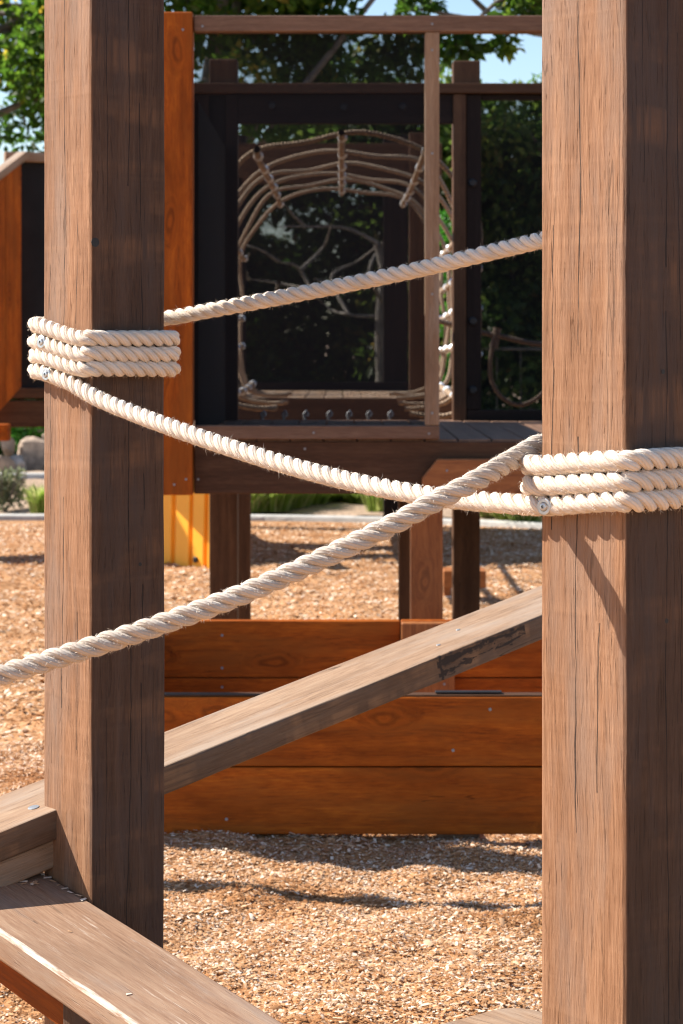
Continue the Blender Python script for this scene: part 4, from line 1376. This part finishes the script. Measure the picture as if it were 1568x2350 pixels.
def tree(name, label, base, top, boxes, nclump, nleaf, size, seed, mat, bark, crad=(0.35, 0.8), trunk_r=0.16, group='trees behind the playground', extra=(), nlimb=9, sparse=None):
    """boxes: list of (centre, half-size) ellipsoids that the leaf clumps fill"""
    r = np.random.default_rng(seed)
    t = thing(name, label, 'tree', base, group)
    tp = wander(base, top, 9, 0.25, r)
    tp[0][2] -= 0.3
    tube('trunk', catmull(tp, 0.2), np.interp(np.linspace(0, 1, len(catmull(tp, 0.2))), [0, 0.15, 1], [trunk_r*1.4, trunk_r, trunk_r*0.35]), bark, t, 10)
    cen, rad = [], []
    vol = np.array([np.prod(h) for _, h in boxes])
    for q in range(nclump):
        c, h = boxes[r.choice(len(boxes), p=vol/vol.sum())]
        d = r.normal(0, 1, 3)
        d /= np.linalg.norm(d)
        cen.append(np.asarray(c) + d*np.asarray(h)*(r.random()**0.45))
        rad.append(r.uniform(*crad))
    for c, rd in extra:
        cen.append(np.asarray(c, float))
        rad.append(rd)
    for q in range(nlimb):
        c = cen[int(r.integers(len(cen)))]
        s_ = tp[int(r.integers(3, len(tp)))]
        lp = catmull(wander(s_, c, 7, 0.35, r), 0.15)
        tube('limb', lp, np.linspace(trunk_r*0.42, 0.012, len(lp)), bark, t, 7)
    put('crown', leaf_mesh('crown', cen, rad, nleaf, size, seed+5), mat, t)
    return t


def wp(x, y, d):
    p = P(x, y, d)
    return (p.x, p.y, p.z)


# tall plane tree on the left
tree('plane_tree', 'tall leafy tree with yellowing leaves over the stair tower', (-5.6, 23.2, 0), (-4.2, 23.2, 7.6),
     [((-3.4, 23.0, 4.5), (1.4, 1.0, 2.0)), ((-1.6, 23.6, 5.8), (2.0, 1.3, 1.5)), ((-2.3, 23, 7.4), (2.4, 1.6, 1.7))], 75, 27000, 0.125, 11, M_leaf, M_bark2, (0.28, 0.6), 0.15, nlimb=14)
# big tree over the fort
tree('shade_tree', 'broad leafy tree rising behind the fort screen', (-2.2, 22, 0), (-1.2, 22, 6.5),
     [((-1.2, 22, 4.3), (1.7, 1.4, 0.9)), ((0.0, 22.5, 4.2), (0.8, 1.0, 0.7)), ((-0.8, 22, 6.3), (3.0, 2.0, 1.6))], 95, 31000, 0.12, 23, M_leaf, M_bark2, (0.25, 0.52), 0.14, nlimb=12,
     extra=[(wp(905, 95, 22), 0.3), (wp(950, 130, 22), 0.28), (wp(880, 150, 22), 0.3), (wp(958, 85, 22), 0.2)])
# tree whose twigs hang into the sky on the right
tree('overhanging_tree', 'tree with twigs hanging into the clear sky above the fort rail', (6.0, 18.0, 0), (4.2, 18.0, 6.4),
     [((3.6, 18.0, 5.5), (2.6, 1.4, 0.85)), ((1.3, 18.0, 4.75), (1.3, 0.8, 0.38))], 30, 13000, 0.10, 37, M_leaf, M_bark2, (0.18, 0.38), 0.17,
     extra=[(wp(1040, 95, 18), 0.15), (wp(1070, 102, 18), 0.15), (wp(1022, 130, 18), 0.12), (wp(1150, 98, 18), 0.10), (wp(1172, 105, 18), 0.08), (wp(960, 20, 18), 0.2), (wp(1210, 15, 18), 0.22), (wp(1190, 25, 18), 0.18)], nlimb=12)
# dense row of evergreens
ROW = [(-6.2, 26.5, 3.2, 'dense dark evergreen beyond the garden bed, farthest along the row to the left'),
       (-4.0, 25.5, 3.0, 'dense dark evergreen behind the stair tower and garden rocks'),
       (-1.6, 25.0, 4.3, 'dense rounded evergreen seen through the left of the mesh screen'),
       (0.5, 24.6, 4.65, 'dense rounded evergreen seen through the rope tunnel'),
       (1.9, 24.2, 4.3, 'dense evergreen seen through the right-hand mesh screen'),
       (3.1, 24.9, 4.4, 'dense evergreen whose edge shows beside the big post'),
       (4.4, 25.5, 3.8, 'dense dark evergreen hidden mostly by the big right post')]
for q, (x, y, h_, lb) in enumerate(ROW):
    tree('evergreen_tree', lb, (x, y, 0), (x + 0.2, y, h_*0.8), [((x, y, h_*0.58), (1.25, 0.9, h_*0.40)), ((x, y, h_*0.28), (1.35, 0.9, h_*0.30)), ((x, y, h_*0.82), (1.2, 0.8, h_*0.17))], 140, 24000 if x > 1 else 28000, 0.12, 50+q, M_leaf2, M_bark2, (0.22, 0.45), 0.10, nlimb=8)
# bare pale tree seen through the tunnel
r = np.random.default_rng(3)
DBT = 19.2
bt = thing('bare_tree', 'pale leafless branching tree seen through the end of the rope tunnel', 'tree', wp(874, 1110, DBT), 'trees behind the playground')
tube('trunk', catmull([wp(878, 1115, DBT), wp(874, 880, DBT), wp(872, 760, DBT), wp(876, 690, DBT), wp(882, 620, DBT), wp(868, 560, DBT)], 0.1), 0.045, M_bark, bt, 8)
for a in ([(872, 725), (800, 722), (745, 700), (715, 665)], [(715, 665), (690, 620), (640, 600)], [(876, 690), (850, 640), (880, 560), (920, 520)], [(870, 560), (800, 525), (700, 520), (640, 520)],
          [(715, 665), (640, 650), (570, 640)], [(640, 600), (590, 570), (548, 560)], [(700, 520), (670, 490), (655, 470)], [(800, 722), (760, 640), (820, 600), (880, 555)], [(690, 620), (740, 570), (760, 520)],
          [(640, 650), (620, 690), (570, 700)], [(850, 640), (780, 650), (720, 640)], [(570, 640), (560, 600), (575, 580)]):
    lp = catmull([wp(x, y, DBT + 0.4*r.normal()) for x, y in a], 0.08)
    tube('limb', lp, np.linspace(0.020, 0.006, len(lp)), M_bark, bt, 6)


# ------------------------------------------------------------------ garden bed plants and rocks
def tuft(label, p, h, w, n, seed, group):
    r = np.random.default_rng(seed)
    a = r.random(n)*2*np.pi
    b0 = np.stack([np.cos(a), np.sin(a), np.zeros(n)], 1) * (w*0.22*r.random(n))[:, None]
    lean = np.stack([np.cos(a), np.sin(a), np.zeros(n)], 1) * (w*0.5*r.random(n)**0.7)[:, None]
    hh = h*(0.55 + 0.5*r.random(n))
    m_ = b0 + lean*0.35 + np.stack([0*hh, 0*hh, hh*0.65], 1)
    tp = b0 + lean*1.1 + np.stack([0*hh, 0*hh, hh*(0.9 + 0.1*r.random(n))], 1)
    sd = np.stack([-np.sin(a), np.cos(a), 0*a], 1) * 0.006
    v = np.stack([b0-sd, b0+sd, m_-sd, m_+sd, tp], 1).reshape(-1, 3) 
    b_ = np.arange(n)[:, None]*5
    f = np.concatenate([b_+np.array([0, 1, 3]), b_+np.array([0, 3, 2]), b_+np.array([2, 3, 4])], 0)
    o = put('grass_tuft', npmesh('grass_tuft', v, f, False, None, np.repeat(r.random(n), 5)), M_grass, None, Matrix.Translation(p))
    tag(o, label, 'grass tuft', group)


TF = [(572, 1184, 17.75, 0.26, 0.60, 'grass tuft at the kerb touching the fort leg by the slide'),
      (622, 1180, 17.85, 0.30, 0.75, 'widest bright grass tuft behind the kerb under the fort'),
      (668, 1178, 18.0, 0.26, 0.65, 'grass tuft just right of the widest tuft behind the kerb'),
      (598, 1166, 18.5, 0.26, 0.80, 'tall grass tuft at the back of the bed beside the fort leg'),
      (715, 1162, 18.35, 0.20, 0.60, 'paler grass tuft midway along the back of the bed under the fort'),
      (765, 1160, 18.6, 0.17, 0.60, 'thin grass tuft at the back of the bed, midway between the fort legs'),
      (825, 1160, 18.5, 0.20, 0.60, 'grass tuft at the back of the bed behind the sagging rope'),
      (868, 1184, 17.6, 0.34, 0.42, 'upright green grass tuft left of the dark inner fort leg'),
      (902, 1185, 17.5, 0.26, 0.34, 'small grass tuft touching the dark inner fort leg'),
      (1125, 1190, 17.3, 0.16, 0.45, 'low grass tuft right of the back fort leg'),
      (1165, 1198, 17.0, 0.15, 0.45, 'low grass tuft midway between the back fort leg and the big post'),
      (1205, 1205, 16.8, 0.18, 0.55, 'low grass tuft at the kerb beside the big post'),
      (88, 1186, 17.6, 0.24, 0.28, 'single bright grass tuft at the kerb beside the roped post')]
for q, (x, y, d, h_, w_, lb) in enumerate(TF):
    tuft(lb, (FX(x, d), d, 0.03), h_, w_, 900 if w_ > 0.5 else 420, 70+q, 'grass tufts in the garden bed')
sh = thing('sage_shrub', 'grey green upright shrub in the bed at the left edge', 'shrub', (FX(12, 18.0), 18.0, 0.03))
r = np.random.default_rng(9)
for q in range(7):
    a = r.random()*6.28
    tube('stem', catmull([(FX(12, 18), 18, 0.0), (FX(12, 18)+0.08*math.cos(a), 18+0.08*math.sin(a), 0.14), (FX(12, 18)+0.15*math.cos(a)+0.03, 18+0.15*math.sin(a), 0.24+0.14*r.random())], 0.03), 0.005, M_bark2, sh, 5)
put('foliage', leaf_mesh('foliage', [(FX(12+20*c, 18), 18+0.05*c, 0.10+0.05*q) for q in range(5) for c in (-1, 0, 1)] + [(FX(48, 18), 18, 0.33)], [0.09]*15 + [0.045], 1500, 0.035, 19, 0, 0.6), M_sage, sh)


def rock(label, p, s, seed, mat):
    bm = bmesh.new()
    bmesh.ops.create_icosphere(bm, subdivisions=3, radius=1.0)
    r = np.random.default_rng(seed)
    dirs = r.normal(0, 1, (16, 3))
    dirs /= np.linalg.norm(dirs, axis=1)[:, None]
    lim = 0.62 + 0.3*r.random(16)
    for vtx in bm.verts:
        q = np.array(vtx.co)
        for d, l in zip(dirs, lim):
            e = q @ d - l
            if e > 0:
                q = q - d*e*0.92
        vtx.co = Vector(q * np.array(s))
    me = bpy.data.meshes.new('rock')
    bm.to_mesh(me)
    bm.free()
    o = put('rock', me, mat, None, Matrix.Translation(p))
    tag(o, label, 'rock', 'garden rocks')


rock('large brown boulder beside the roped post in the garden', (FX(95, 23), 23, 0.20), (0.34, 0.25, 0.24), 1, M_rock)
rock('pale pointed stone between the darker garden rocks', (FX(42, 22.7), 22.7, 0.14), (0.10, 0.09, 0.14), 2, M_rock2)
rock('upright reddish stone above the pale one at the left edge', (FX(18, 22.9), 22.9, 0.34), (0.10, 0.09, 0.13), 3, M_rock)
rock('low brown stone at the very left edge', (FX(2, 22.6), 22.6, 0.13), (0.15, 0.1, 0.13), 4, M_rock)
rock('grey boulder partly hidden behind the roped post', (FX(170, 23.2), 23.2, 0.22), (0.3, 0.25, 0.26), 5, M_rock2)
rock('flat stone lying behind the bright creeping plant', (FX(70, 24.6), 24.6, 0.52), (0.35, 0.2, 0.14), 6, M_rock2)
cp_ = put('creeping_plant', leaf_mesh('creeping_plant', [(FX(x, 23.4), 23.4 + 0.1*(q % 3), z) for q, (x, z) in enumerate(((5, .44), (20, .50), (40, .56), (60, .58), (80, .56), (50, .48), (100, .52), (25, .62), (62, .38), (54, .36)))], [0.11]*10, 900, 0.07, 29, 0.1, 0.7), M_bright)
tag(cp_, 'bright green creeping plant spilling over the garden rocks', 'plant')
sh2 = put('low_shrub', leaf_mesh('low_shrub', [(FX(1022, 19), 19, 0.15), (FX(1030, 19), 19.1, 0.35), (FX(1018, 19), 19, 0.5), (FX(1026, 19), 19, 0.85), (FX(1028, 19), 19, 1.2), (FX(1018, 19), 19.2, 1.6), (FX(1030, 19), 19.2, 2.0), (FX(1020, 19), 19.2, 2.4)], [0.16]*8, 1500, 0.06, 31, 0.1, 0.6), M_bright)
tag(sh2, 'bright green leafy shrub glimpsed between the net and the fort post', 'shrub')
